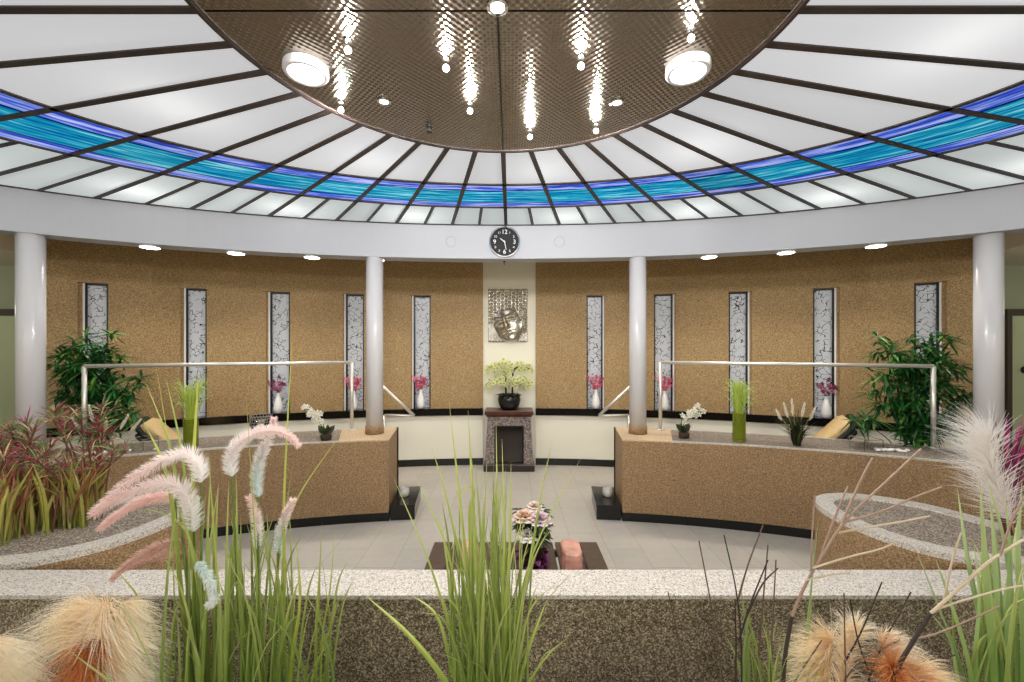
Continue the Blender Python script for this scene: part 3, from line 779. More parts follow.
# ---- silver relief plaque: a sleeping-eyed face with curled hair
pq = empty('relief_plaque', (.01, WB + Y0 + .036, 2.23)); tag(pq, 'silver relief plaque of a serene face with curled hair on the cream wall', 'relief')
W2, H2 = .295, .40
def g2(x, y, cx, cy, sx, sy, rot=0):
    dx, dy = x - cx, y - cy; c, s = math.cos(rot), math.sin(rot)
    u, v = (dx * c + dy * s) / sx, (-dx * s + dy * c) / sy
    return math.exp(-(u * u + v * v))
def relief(x, y):
    """x in -1..1, y in -1.35..1.35 (up)"""
    rt = R(-17); c, s = math.cos(rt), math.sin(rt)
    fx, fy = (x + .02) / 1.14, (y + .36) / 1.14
    u, v = fx * c - fy * s, fx * s + fy * c
    e = (u / .6) ** 2 + (v / .92) ** 2
    h = 0
    hair = v > .56 - .3 * u * u or e > 1.0
    if e < 1: h = .55 * math.sqrt(max(0, 1 - e)) + .12
    if hair and y > -.1 - .3 * (x < -.3):
        px, py = x * 5.4, y * 5.4 + (int(math.floor(x * 5.4)) % 2) * .5
        dx, dy = px - math.floor(px) - .5, py - math.floor(py) - .5
        r = math.hypot(dx, dy)
        h = max(.1, .42 - .12 * (e - .8)) * .6 + .34 * max(0, 1 - r / .5)
    elif e >= 1:
        h = .06 + .04 * math.sin(x * 40) * math.sin(y * 40)
    if e < 1.05 and not hair:
        h += .34 * g2(u, v, -.1, .0, .09, .3) + .16 * g2(u, v, -.1, -.16, .14, .08)
        h += .16 * g2(u, v, -.34, .12, .15, .06) + .16 * g2(u, v, .16, .12, .18, .06)
        h -= .18 * g2(u, v, -.34, .03, .16, .03, .15) + .18 * g2(u, v, .16, .03, .2, .03, -.15)
        h += .14 * g2(u, v, -.34, .28, .18, .04, -.2) + .14 * g2(u, v, .18, .28, .24, .04, .2)
        h += .17 * g2(u, v, -.08, -.36, .15, .04) + .17 * g2(u, v, -.08, -.47, .12, .05) - .14 * g2(u, v, -.08, -.415, .2, .02)
        h += .12 * g2(u, v, 0, -.76, .16, .12)
    h += .5 * g2(x, y, .78, -.42, .09, .42) + .4 * g2(x, y, .77, .18, .12, .16) - .3 * g2(x, y, .77, .16, .05, .07)   # ear and long lobe
    b = min(1, (1 - abs(x)) / .06, (1.35 - abs(y)) / .06)
    return h * max(0, b) * .12
mb = MB(); NX, NY = 90, 120; vs = []
for j in range(NY + 1):
    for i in range(NX + 1):
        x, y = -1 + 2 * i / NX, -1.35 + 2.7 * j / NY
        vs.append(Vector((x * W2, -.012 - relief(x, y), y / 1.35 * H2)))
mb.add(vs, [(j * (NX + 1) + i, j * (NX + 1) + i + 1, (j + 1) * (NX + 1) + i + 1, (j + 1) * (NX + 1) + i) for j in range(NY) for i in range(NX)])
mb.build('relief_face', plain('aged_silver', S(206, 202, 192), .2, 1.0, noise=.2, nscale=14), pq, smooth=True)
mb = MB(); mb.box(-W2, W2, -.0118, 0, -H2, H2); mb.build('backing_plate', plain('dark_silver', S(120, 116, 108), .4, 1.0), pq)

# ---- fireplace
fp = empty('fireplace', (.03, 5.97, 0)); tag(fp, 'small stone-clad fireplace with dark wood mantel against the cream wall', 'fireplace')
stone = speckle('small_stone_mosaic', [(.1, S(58, 48, 46)), (.9, S(182, 170, 164)), (.45, S(108, 94, 90)), (.65, S(142, 128, 122))], 100, .6, 1, .85)
wood = plain('red_brown_wood', S(74, 38, 26), .35, noise=.35, nscale=12)
def slab(mb, x0, x1, y0, y1, z0, z1, bev=.01):
    rings = []
    for z, i in ((z0, bev), (z0 + bev, 0), (z1 - bev, 0), (z1, bev)):
        rings.append([Vector((x0 + i, y0 + i, z)), Vector((x1 - i, y0 + i, z)), Vector((x1 - i, y1 - i, z)), Vector((x0 + i, y1 - i, z))])
    mb.loft(rings, True, True)
mb = MB(); slab(mb, -.345, .345, -.17, .16, .79, .855); slab(mb, -.32, .32, -.15, .15, .765, .79, .005); mb.build('mantel', wood, fp)
mb = MB()
for s in (-1, 1):
    mb.loft([[Vector((s * .345, -.16, .1)), Vector((s * .21, -.16, .1)), Vector((s * .21, .15, .1)), Vector((s * .345, .15, .1))], [Vector((s * .305, -.14, .765)), Vector((s * .21, -.14, .765)), Vector((s * .21, .15, .765)), Vector((s * .305, .15, .765))]], True, True)
mb.box(-.21, .21, -.138, .15, .64, .764)
mb.build('stone_surround', stone, fp)
mb = MB(); mb.box(-.209, .209, .02, .149, .101, .639); mb.box(-.209, -.185, -.13, .02, .101, .639); mb.box(.185, .209, -.13, .02, .101, .639); mb.box(-.185, .185, -.13, .02, .615, .639); mb.build('firebox', M['black'], fp)
mb = MB(); mb.box(-.184, .184, -.1, -.09, .11, .61); mb.build('dark_glass', plain('smoked_glass', S(34, 26, 24), .08), fp)
mb = MB(); slab(mb, -.36, .36, -.2, .16, .0, .1); mb.build('hearth_base', plain('dark_hearth', S(40, 26, 24), .3), fp)

# ---- orchids
def blossom(mb, p, d, r, c, c2):
    d = d.normalized(); a = d.cross(Vector((0, 0, 1))); a = a.normalized() if a.length > .1 else Vector((1, 0, 0)); b = a.cross(d)
    for k in range(5):
        t = 2 * math.pi * k / 5 + .3
        u = a * math.cos(t) + b * math.sin(t); v = a * -math.sin(t) + b * math.cos(t)
        w = .62 if k % 2 else .42
        mb.add([p, p + u * r * .55 + v * r * w * .6 + d * r * .2, p + u * r + d * r * .1, p + u * r * .55 - v * r * w * .6 + d * r * .2, p + u * r * .5 + d * r * .3], [(0, 1, 4), (1, 2, 4), (2, 3, 4), (3, 0, 4)], [c2, c, c, c, c])
    mb.sphere(p + d * r * .25, r * .16, 6, 4, c=c2)
def spray(stems, base, heights, rnd, n, r, cols, c2, spread, name, parent, mat_=None):
    pass
random.seed(7)
oc = empty('potted_orchid', (.03, 5.95, .8555)); tag(oc, 'large yellow-green orchid in a black pot on the fireplace mantel', 'orchid')
mb = MB(); mb.lathe([(.08, 0), (.11, .005), (.15, .07), (.165, .14), (.155, .2), (.145, .2), (.14, .15), (.02, .14)], n=28); mb.build('black_pot', M['black'], oc, smooth=True)
mb = MB()
for k in range(11):
    a = 2 * math.pi * k / 11; d = Vector((math.cos(a), math.sin(a), 1.1))
    mb.leaf(Vector((math.cos(a) * .07, math.sin(a) * .07, .16)), d, .22, .085, Vector((0, 0, 1)), S(22, 34, 20), .55)
mb.build('strap_leaf', M['leaf'], oc)
for s in (-1, 1):
    mb = MB(); pts = catmull([(s * .045, 0, .1), (s * .05, -.01, .34), (s * .06, -.02, .55), (s * .12, -.05, .62)], 6); mb.tube(pts, [.016 - .0004 * i for i in range(len(pts))], 8); mb.build('orchid_stem', M['black'], oc, smooth=True)
mb = MB()
for k in range(190):
    tier = .58 if k % 2 else .37
    x = random.uniform(-.33, .33); y = random.uniform(-.16, .12) * (1 - abs(x) * 1.2)
    z = tier + .1 * (1 - (x / .33) ** 2) * random.random() + random.uniform(-.05, .05)
    g = random.random()
    blossom(mb, Vector((x, y, z)), Vector((x + random.uniform(-.4, .4), -1, random.uniform(-.2, .5))), random.uniform(.036, .052), S(222 + 20 * g, 226 + 14 * g, 150 + 60 * g), S(150, 170, 60))
mb.build('orchid_blossoms', M['petal'], oc)
mb = MB()
for s in (-1, 1):
    for tier in (.38, .58):
        mb.tube(catmull([(s * .05, -.01, tier - .05), (s * .17, -.03, tier + .05), (s * .32, -.04, tier + .0)], 5), .004, 6, c=S(90, 100, 40))
mb.build('flower_twigs', M['twig'], oc)

# ---- white bottle vases with pink orchids in the slot windows
def vase(dark):
    o = empty('orchid_vase'); mb = MB()
    mb.lathe([(.03, 0), (.05, .006), (.058, .06), (.054, .13), (.03, .21), (.02, .26), (.024, .28), (.018, .28), (.016, .25), (.004, .2)], n=24); mb.build('bottle_vase', M['white_ceramic'], o, smooth=True)
    mb = MB(); cols = [S(228, 112, 140), S(206, 70, 110), S(240, 160, 180)] if not dark else [S(150, 62, 100), S(112, 40, 76), S(200, 130, 160)]
    mt = MB()
    for k in range(5):
        a = R(-60 + 30 * k); e = Vector((math.sin(a) * .12, random.uniform(-.05, .02), .33 + .14 * math.cos(a) + random.uniform(0, .05)))
        pts = catmull([Vector((0, 0, .22)), Vector((math.sin(a) * .05, -.01, .34)), e], 5); mt.tube(pts, .003, 5, c=S(70, 50, 40))
        for j in range(6):
            t = 4 + j
            p = pts[min(len(pts) - 1, t)] + Vector((random.uniform(-.04, .04), random.uniform(-.04, .02), random.uniform(-.03, .06)))
            blossom(mb, p, Vector((random.uniform(-.7, .7), -1, random.uniform(-.2, .6))), random.uniform(.026, .036), random.choice(cols), cols[1])
    mb.build('pink_blossoms', M['petal'], o); mt.build('flower_stem', M['twig'], o)
    return o
vpink, vdark = vase(False), vase(True)
vl = {0: (vdark, 'purple orchid vase in the slot window behind the bamboo, on the red-grass side'), 2: (vdark, 'white bottle vase with purple orchid in the slot window above the wire lantern'), 3: (vpink, 'white bottle vase with pink orchid in the slot window behind the far rail post, wire-lantern side'),
      4: (vpink, 'white bottle vase with pink orchid in the slot window between column and fireplace, wire-lantern side'), 5: (vpink, 'white bottle vase with pink orchid in the slot window between fireplace and column, green-vase side'),
      6: (vpink, 'white bottle vase with pink orchid in the slot window behind the far rail post, green-vase side'), 8: (vdark, 'white bottle vase with mauve orchid in the slot window above the beige lounger cushion')}
used = set()
for i, (src, lab) in vl.items():
    u, v = WT[i]; p = ell(WA + .03, WB + .03, (u + v) / 2)
    o = src if src.name not in used else copy_tree(src); used.add(src.name)
    o.location = (p.x, p.y, Z_BELT1 + .0005); o.rotation_euler = (0, 0, random.uniform(-.3, .3) - (u + v) / 2 * .5)
    tag(o, ' '.join(lab.split()[:16]), 'vase', 'bottle vases with orchids in the slot windows')

# ================================================================ THINGS ON THE LONG PLANTERS
GR = H_PL - .006 + .0005
def on_planter(px, py):
    y = (EYE - GR) * F / (py - CY)
    return Vector(((px - CX) * y / F + CAMX, y, GR))
# white phalaenopsis in dark pots
def white_orchid(p, lean, lab):
    o = empty('potted_orchid', p); tag(o, lab, 'orchid', 'small white orchids on the planters')
    mb = MB(); mb.lathe([(.035, 0), (.05, .004), (.055, .05), (.05, .06), (.02, .055)], n=18); mb.build('dark_pot', M['bark'], o, smooth=True)
    mb = MB()
    for k in range(5):
        a = 2 * math.pi * k / 5 + .5; mb.leaf(Vector((0, 0, .05)), Vector((math.cos(a) * .6, math.sin(a) * .6, .9)), .15, .075, Vector((math.sin(a), math.cos(a), .2)), S(52, 62, 34), .2)
    mb.build('thick_leaf', M['leaf'], o)
    mb = MB(); mt = MB()
    for s in (0, 1, 2):
        pts = catmull([Vector((0, 0, .05)), Vector((lean * .03 * s - .03, -.01, .18)), Vector((lean * (.05 + .05 * s) - .02, -.03, .26 + .03 * s)), Vector((lean * (.1 + .05 * s), -.04, .27 - .04 * (1 - s)))], 5)
        mt.tube(pts, .004, 6, c=S(70, 84, 40))
        for j in range(9):
            q = pts[6 + j % 9] + Vector((random.uniform(-.03, .03), random.uniform(-.03, .01), random.uniform(-.03, .03)))
            blossom(mb, q, Vector((random.uniform(-.5, .5), -1, random.uniform(-.2, .5))), random.uniform(.026, .036), S(248, 246, 240), S(226, 220, 160))
    mb.build('white_blossoms', M['petal'], o); mt.build('flower_stem', M['twig'], o)
white_orchid(on_planter(326, 440), -1, 'white orchid in a dark pot on the planter beside the wire lantern')
white_orchid(on_planter(684, 438), 1, 'white orchid in a dark pot on the planter beside the tall green vase')
# tall grass in yellow-green glass vases
green_glass = plain('yellow_green_glass', S(176, 188, 64), .1, trans=.75)
def grass_vase(p, lab, h=.29):
    o = empty('grass_vase', p); tag(o, lab, 'vase', 'tall grasses in yellow-green glass vases')
    mb = MB(); mb.lathe([(.055, 0), (.06, .006), (.06, h), (.054, h), (.054, .02), (.005, .018)], n=28); mb.build('glass_cylinder', green_glass, o, smooth=False)
    mb = MB()
    for k in range(70):
        a = random.uniform(0, 2 * math.pi); r = random.uniform(0, .04); b = Vector((math.cos(a) * r, math.sin(a) * r, .03)); s = random.uniform(.05, .2)
        d = Vector((math.cos(a), math.sin(a), 0))
        L = random.uniform(.44, .68)
        pts = catmull([b, b + d * .01 + Vector((0, 0, L * .5)), b + d * s * .5 + Vector((0, 0, L * .85)), b + d * s + Vector((0, 0, L * random.uniform(.75, 1.05)))], 4)
        g = random.random()
        mb.blade(pts, .012, Vector((-d.y, d.x, 0)), S(140 + 60 * g, 176 + 30 * g, 60), S(190, 210, 110))
    mb.build('grass_blades', M['grass'], o)
    mb = MB()
    for k in range(60):
        a = random.uniform(0, 2 * math.pi); r = random.uniform(.02, .13); z = random.uniform(.36, .62)
        mb.leaf(Vector((math.cos(a) * r, math.sin(a) * r, z)), Vector((math.cos(a), math.sin(a), random.uniform(-.2, .8))), .06, .012, Vector((0, 0, 1)), S(170, 200, 90), .3)
    mb.build('fine_leaves', M['grass'], o)
grass_vase(on_planter(739, 441.5), 'tall green grass in a yellow-green glass vase between the white orchid and white-spiked plant')
grass_vase(on_planter(191, 447), 'green grass in a yellow-green glass vase behind the foxtail plumes, nearest the black lounger frame', .27)
# dark plants with white feather spikes
def spike_plant(p, lab, spikes, h=.36):
    o = empty('spike_plant', p); tag(o, lab, 'plant', 'dark grasses with white feather spikes')
    mb = MB()
    for k in range(150):
        a = random.uniform(0, 2 * math.pi); d = Vector((math.cos(a), math.sin(a), 0)); L = random.uniform(.15, .36); s = random.uniform(.03, .17)
        b = d * random.uniform(0, .03)
        pts = catmull([b, b + d * s * .3 + Vector((0, 0, L * .6)), b + d * s + Vector((0, 0, L * random.uniform(.6, 1)))], 4)
        g = random.random()
        mb.blade(pts, .01, Vector((-d.y, d.x, 0)), S(24 + 22 * g, 32 + 26 * g, 18), S(110, 120, 56) if g > .85 else S(40, 52, 26))
    mb.build('dark_blades', M['grass'], o)
    for (dx, dz, L) in spikes:
        mb = MB(); st = Vector((dx * .3, 0, dz)); d = Vector((dx, -.05, 1)).normalized()
        for k in range(260):
            t = random.random(); q = st + d * L * t
            v = Vector((random.uniform(-1, 1), random.uniform(-1, 1), random.uniform(-1, 1))).normalized()
            mb.hair(q, d * 2.2 + v, .042 * (1 - .5 * t), .005, S(246, 242, 228), S(255, 254, 250))
        mb.tube([Vector((0, 0, .05)), st + d * L], .003, 5, c=S(180, 170, 130))
        mb.build('feather_spike', M['fuzz'], o)
spike_plant(on_planter(797, 445.5), 'dark grass with white feather spikes on the planter beside the tall green vase', [(-.5, .24, .11), (-.12, .28, .16), (-.3, .27, .14), (.15, .26, .15), (.4, .24, .13)])
spike_plant(on_planter(100, 452), 'dark grass with white feather spikes at the rail post behind red-tipped grass', [(-.6, .2, .12), (-.2, .26, .16), (.15, .2, .1), (.6, .2, .15), (.9, .18, .15)])
# wire lantern
ln = empty('wire_lantern', on_planter(261, 440)); tag(ln, 'glass lantern with a wire basket rim on the planter below a slot window', 'lantern')
mb = MB(); mb.lathe([(.075, 0), (.085, .01), (.095, .2), (.09, .2), (.08, .012), (.005, .01)], n=28); mb.build('glass_body', glass, ln, smooth=True)
wire = plain('grey_wire', S(150, 144, 136), .5, .3)
mb = MB()
for z in (.16, .19, .22, .25):
    mb.tube([Vector((math.cos(a * math.pi / 14) * .1, math.sin(a * math.pi / 14) * .1, z)) for a in range(29)], .003, 6)
for k in range(22):
    a = 2 * math.pi * k / 22; mb.tube([Vector((math.cos(a) * .1, math.sin(a) * .1, .15)), Vector((math.cos(a + .25) * .1, math.sin(a + .25) * .1, .255))], .0028, 5)
mb.build('wire_basket', wire, ln)
mb = MB(); mb.lathe([(.04, .011), (.04, .09)], n=20); mb.build('pillar_candle', wax, ln)
# glass boxes and white stones
def pebble_spot(pts, side):
    proto = None
    for i, (px, py) in enumerate(pts):
        p = on_planter(px, py)
        if proto is None:
            mb = MB(); mb.sphere((0, 0, .012), .02, 9, 6, (1.2, .9, .6), jit=.08); o = mb.build('white_stone', plain('white_stone', S(240, 238, 232), .6), smooth=True); proto = o
        else:
            o = proto.copy(); col.objects.link(o)
        o.location = p; o.rotation_euler = (0, 0, random.uniform(0, 6)); s = random.uniform(.8, 1.4); o.scale = (s, s, s)
        tag(o, 'white stone on planter gravel ' + side, 'stone', 'white stones on the gravel, ' + side)
pebble_spot([(876 + 3.1 * i + random.uniform(-1, 1), 450.5 + .12 * i + random.uniform(-.8, 1)) for i in range(11)], 'by the bamboo behind the white plume')
pebble_spot([(86 + 3.4 * i + random.uniform(-1, 1), 455.5 - .3 * i + random.uniform(-.8, 1)) for i in range(6)] + [(128, 452.5), (156, 450)], 'by the bamboo behind red-tipped grass')
def glass_box(p, lab):
    o = empty('glass_box', p); tag(o, lab, 'glass box', 'low clear glass boxes on the planters')
    mb = MB(); w, t, h = .085, .004, .1
    for (x0, x1, y0, y1) in ((-w, w, -w, -w + t), (-w, w, w - t, w), (-w, -w + t, -w + t, w - t), (w - t, w, -w + t, w - t)): mb.box(x0, x1, y0, y1, 0, h)
    mb.build('glass_walls', glass, o)
    mb = MB()
    for (x0, x1, y0, y1) in ((-w - .002, w + .002, -w - .002, -w + t), (-w - .002, w + .002, w - t, w + .002), (-w - .002, -w + t, -w + t, w - t), (w - t, w + .002, -w + t, w - t)): mb.box(x0, x1, y0, y1, h, h + .004)
    mb.build('polished_rim', M['chrome'], o)
glass_box(on_planter(866, 449), 'low clear glass box on the planter beside the white stones and bamboo')
glass_box(on_planter(142, 449), 'low clear glass box on the planter before the black lounger frame')

# ---- loungers behind the planters
pad = plain('beige_cushion', S(222, 192, 140), .85, noise=.06, nscale=20)
def lounger(sgn, lab):
    o = empty('lounge_chair', (3.33, 4.92, 0) if sgn > 0 else (-3.38, 4.75, 0), sgn * R(-30)); tag(o, lab, 'lounge chair', 'beige loungers on the walkway behind the planters')
    # local x runs inwards along the walkway; the head end is at +x for the far side
    s = sgn
    prof = [(-.62, .30), (-.1, .34), (.2, .42), (.42, .62), (.62, .86)]
    mb = MB()
    for y in (-.27, .27):
        mb.tube(catmull([Vector((s * x, y, z)) for x, z in prof], 5), .026, 8)
    for x, z in prof: mb.tube([Vector((s * x, -.27, z)), Vector((s * x, .27, z))], .018, 8)
    mb.build('black_frame', M['black'], o, smooth=True)
    for x in (-.5, .3):
        for y in (-.27, .27):
            m2 = MB(); m2.tube([Vector((s * x, y, .34 if x < 0 else .48)), Vector((s * (x + (.06 if x > 0 else -.03)), y, 0))], .02, 8); m2.build('leg', M['black'], o, smooth=True)
    def padpart(pr, th, w, name, m):
        mb = MB(); rings = []
        P3 = catmull([Vector((s * x, 0, z)) for x, z in pr], 6)
        for i, q in enumerate(P3):
            t = (P3[min(i + 1, len(P3) - 1)] - P3[max(i - 1, 0)]).normalized(); nm = Vector((-t.z, 0, t.x)) * s
            if nm.z < 0: nm = -nm
            e = .75 if i in (0, len(P3) - 1) else 1
            rings.append([q + Vector((0, yy * w * e, 0)) + nm * (hh * th * e + .02) for yy, hh in ((-1, .2), (-.94, 0), (.94, 0), (1, .2), (1, .8), (.94, 1), (-.94, 1), (-1, .8))])
        mb.loft(rings, True, True); mb.build(name, m, o, smooth=True)
    padpart(prof[:-1] + [(.60, .835), (.70, .965)], .035, .29, 'mattress', plain('black_mesh', S(26, 25, 26), .7))
    padpart([(.30, .56), (.45, .705), (.64, .925)], .075, .235, 'head_cushion', pad)
lounger(1, 'black lounger with beige cushion behind the planter below a mauve orchid window')
lounger(-1, 'black lounger with beige cushion behind the planter near the wire lantern')

# ---- bamboo plants, in pots on the walkway floor behind the planters
def bamboo(sgn, y, tips, lab, seed):
    random.seed(seed)
    x0 = sgn * 4.1
    o = empty('bamboo_plant', (x0, y, 0)); tag(o, lab, 'plant', 'bushy artificial bamboos behind the planter ends')
    mb = MB(); mb.lathe([(.12, 0), (.14, .01), (.18, .32), (.17, .34), (.16, .34), (.15, .28), (.01, .27)], n=28); mb.build('plant_pot', M['bark'], o)
    lf = MB()
    def cluster(e, n, sc=1.0):
        for l in range(n):
            d = Vector((random.uniform(-1, 1), random.uniform(-1, .7), random.uniform(-.45, .7)))
            g = random.random()
            c = S(20 + 34 * g, 66 + 62 * g, 30 + 24 * g) if random.random() < .86 else S(116, 160, 70)
            lf.leaf(e, d, random.uniform(.11, .19) * sc, random.uniform(.02, .03) * sc, Vector((random.uniform(-.3, .3), random.uniform(-.3, .3), 1)), c, .35)
    for (px, py, dy, full) in tips:
        e = P(px, py, y + dy) - Vector((x0, y, 0))
        b0 = Vector((random.uniform(-.08, .08), random.uniform(-.06, .06), .27))
        pts = catmull([b0, b0.lerp(e, .5) + Vector((b0.x - e.x, 0, 0)) * .2 + Vector((0, 0, .1)), e], 8)
        m2 = MB(); m2.tube(pts, [.01 - .0005 * i for i in range(len(pts))], 7); m2.build('cane', M['bark'], o, smooth=True)
        n = len(pts)
        for q in range(n - full, n):
            for b in range(3):
                a = random.uniform(0, 2 * math.pi); bl = random.uniform(.02, .11)
                cluster(pts[q] + Vector((math.cos(a) * bl, math.sin(a) * bl, random.uniform(-.04, .08))), 11)
    lf.build('bamboo_leaves', M['leaf'], o)
bamboo(1, 4.12, [(884, 343, 0, 3), (896, 352, -.05, 4), (922, 342, .05, 6), (940, 338, -.05, 6), (930, 362, -.1, 7), (912, 372, .05, 6), (880, 376, 0, 3), (884, 402, -.05, 4), (862, 420, -.12, 2), (950, 366, 0, 5), (962, 400, -.05, 3), (905, 400, -.1, 6), (925, 415, -.14, 6), (945, 420, -.1, 5), (912, 432, -.16, 4)], 'bushy green bamboo behind the planter end near the white plume', 3)
bamboo(-1, 4.12, [(68, 346, 0, 5), (80, 342, .05, 6), (98, 342, -.05, 6), (108, 350, .05, 5), (62, 366, 0, 4), (88, 372, -.1, 6), (106, 382, 0, 5), (70, 392, -.06, 5), (130, 380, -.05, 2), (122, 392, -.08, 3), (128, 416, -.1, 2), (110, 410, -.1, 4), (90, 412, -.1, 5), (104, 428, -.14, 3)], 'bushy green bamboo behind the planter end near red-tipped grass', 5)

# ================================================================ LOW TABLE IN THE MIDDLE
TH = .25
tb = empty('slatted_table', (.09, 2.78, 0)); tag(tb, 'low dark slatted wooden table carrying the bouquet and salt blocks', 'table')
dw = plain('dark_brown_wood', S(82, 66, 54), .4, noise=.2, nscale=20)
mb = MB()
for i, x in enumerate([-.565, -.395, -.2, 0, .2, .395, .565]):
    w = .07 if abs(x) > .5 else .088
    slab(mb, x - w, x + w, -.43, .43, TH - .03, TH, .004)
mb.build('slatted_top', dw, tb)
mb = MB(); mb.box(-.6, .6, -.38, -.34, TH - .075, TH - .031); mb.box(-.6, .6, .34, .38, TH - .075, TH - .031); mb.build('cross_bar', dw, tb)
for x in (-.55, .55):
    for y in (-.36, .36):
        mb = MB(); mb.box(x - .03, x + .03, y - .02, y + .02, 0, TH - .076); mb.build('leg', dw, tb)
# bouquet
vz = .2505
bq = empty('flower_bouquet', (.2, 2.86, vz)); tag(bq, 'bouquet of pale pink roses in a dark purple vase on the slatted table', 'bouquet')
mb = MB(); mb.lathe([(.06, 0), (.085, .008), (.1, .05), (.085, .1), (.06, .15), (.075, .2), (.068, .2), (.052, .15), (.01, .1)], n=26); mb.build('purple_vase', plain('dark_purple_glass', S(48, 16, 40), .12), bq, smooth=True)
mb = MB(); random.seed(4)
for k in range(60):
    a = random.uniform(0, 2 * math.pi); z = random.uniform(.01, .1); d = Vector((math.cos(a), math.sin(a), random.uniform(-.2, .6)))
    mb.leaf(Vector((math.cos(a) * .085, math.sin(a) * .085, z)), d, .05, .05, Vector((0, 0, 1)), random.choice([S(126, 50, 104), S(96, 34, 80), S(150, 80, 130)]), .3)
mb.build('purple_ruff', M['petal'], bq)
def rose(mb, p, r, c, c2):
    for layer, n, tilt in ((0, 5, 1.25), (1, 6, .9), (2, 7, .5), (3, 7, .1)):
        for k in range(n):
            a = 2 * math.pi * k / n + layer * .5; d = Vector((math.cos(a), math.sin(a), math.tan(tilt) if tilt < 1.5 else 3)).normalized()
            g = layer / 3; cc = tuple(c2[i] * (1 - g) + c[i] * g for i in range(3)) + (1,)
            b = p + Vector((math.cos(a), math.sin(a), 0)) * r * .1 * layer
            sd = Vector((-math.sin(a), math.cos(a), 0)) * r * .5; up = Vector((0, 0, 1)) * r * .3
            mb.add([b - sd * .3, b + sd * .3, b + d * r * .6 + sd, b + d * r * .6 - sd, b + d * r + sd * .6 - d.cross(sd).normalized() * r * .1, b + d * r - sd * .6 - d.cross(sd).normalized() * r * .1, b + d * r * .55 + d.cross(sd).normalized() * r * .2], [(0, 1, 6), (1, 2, 6), (2, 4, 6), (4, 5, 6), (5, 3, 6), (3, 0, 6)], cc)
for (x, y, z, r, c, c2) in ((-.06, -.05, .35, .075, S(246, 226, 208), S(240, 204, 182)), (.05, -.07, .34, .08, S(246, 230, 236), S(240, 212, 222)), (-.04, -.1, .24, .07, S(250, 248, 244), S(244, 238, 226)), (.02, .05, .38, .06, S(250, 240, 232), S(242, 222, 208)), (.1, .02, .28, .05, S(246, 234, 238), S(240, 214, 224))):
    mb = MB(); rose(mb, Vector((x, y, z)), r * .82, c, c2); mb.build('rose', M['petal'], bq, smooth=True)
mb = MB()
for k in range(150):
    a = random.uniform(0, 2 * math.pi); z = random.uniform(.18, .38); r = random.uniform(.02, .09)
    mb.leaf(Vector((math.cos(a) * r, math.sin(a) * r, z)), Vector((math.cos(a), math.sin(a), random.uniform(-.3, .6))), .075, .036, Vector((0, 0, 1)), random.choice([S(34, 58, 30), S(52, 80, 40), S(90, 110, 70)]), .3)
mb.build('bouquet_leaves', M['leaf'], bq)
mb = MB()
for k in range(7):
    a = 2 * math.pi * k / 7; mb.tube([Vector((math.cos(a) * .02, math.sin(a) * .02, .1)), Vector((math.cos(a) * .06, math.sin(a) * .06, .33))], .004, 6, c=S(52, 70, 36))
mb.build('flower_stem', M['twig'], bq)
# salt blocks
salt = plain('pink_salt', S(222, 164, 144), .55, noise=.3, nscale=9, bump=.6, bscale=16)
b = salt.node_tree.nodes['Principled BSDF']; b.inputs['Subsurface Weight'].default_value = .3; b.inputs['Subsurface Radius'].default_value = (.03, .012, .006)
def salt_block(x, y, lab, seed):
    rnd = random.Random(seed); mb = MB(); rings = []; n = 14
    for z, k in ((0, .95), (.01, 1), (.05, .98), (.09, .95), (.12, .9), (.13, .78)):
        ring = []
        for j in range(n):
            a = 2 * math.pi * j / n; c, s_ = math.cos(a), math.sin(a)
            e = (abs(c) ** 5 + abs(s_) ** 5) ** -.2
            ring.append(Vector((c * e * .075 * k * (1 + rnd.uniform(-.05, .05)), s_ * e * .13 * k * (1 + rnd.uniform(-.04, .04)), z * (1 + rnd.uniform(-.02, .02)))))
        rings.append(ring)
    mb.loft(rings, True, True); o = mb.build('salt_block', salt, loc=(x, y, TH + .0005)); tag(o, lab, 'salt lamp', 'pink salt blocks on the slatted table')
salt_block(.475, 2.88, 'pink salt block on the slatted table beside the bouquet, clear of the grass', 1)
salt_block(-.24, 2.88, 'pink salt block on the slatted table half hidden by the green grass', 2)

# ================================================================ PLANTS IN THE FOREGROUND
random.seed(21)
def root(px, y, z=None): return Vector(((px - CX) * y / F + CAMX, y, SOIL if z is None else z))
def local(pts, o): return [p - o for p in pts]
def px_line(pts, y0, y1, n=6):
    """a curve through sight points whose depth runs from y0 at its foot to y1 at its tip"""
    m = len(pts) - 1
    return catmull([P(px, py, y0 + (y1 - y0) * i / m) for i, (px, py) in enumerate(pts)], n)
def gcol(g): return S(66 + 62 * g, 98 + 58 * g, 26 + 30 * g), S(160 + 56 * g, 176 + 42 * g, 92 + 56 * g)
def tuft_blades(mb, org, n, spread, hmin, hmax, lean, w, rx, ry, dark=0.0, droop=.15):
    for k in range(n):
        b = org + Vector((random.gauss(0, rx), random.gauss(0, ry), 0))
        dx = random.gauss(0, lean); dy = random.gauss(0, lean * .55)
        H = random.uniform(hmin, hmax) * (1 - .35 * min(1, abs(dx) / (lean * 2.2)))
        d = Vector((dx, dy, 0))
        dr = random.random() ** 3 * droop
        pts = catmull([b, b + d * .18 + Vector((0, 0, H * .4)), b + d * .55 + Vector((0, 0, H * .78)), b + d + Vector((0, 0, H * (1 - dr)))], 4)
        g = random.random() * (1 - dark); c0, c1 = gcol(g)
        mb.blade(pts, w * random.uniform(.6, 1.1), Vector((random.uniform(-1, 1), random.uniform(-.7, .7), 0)) + Vector((.4, 0, 0)), c0, c1)
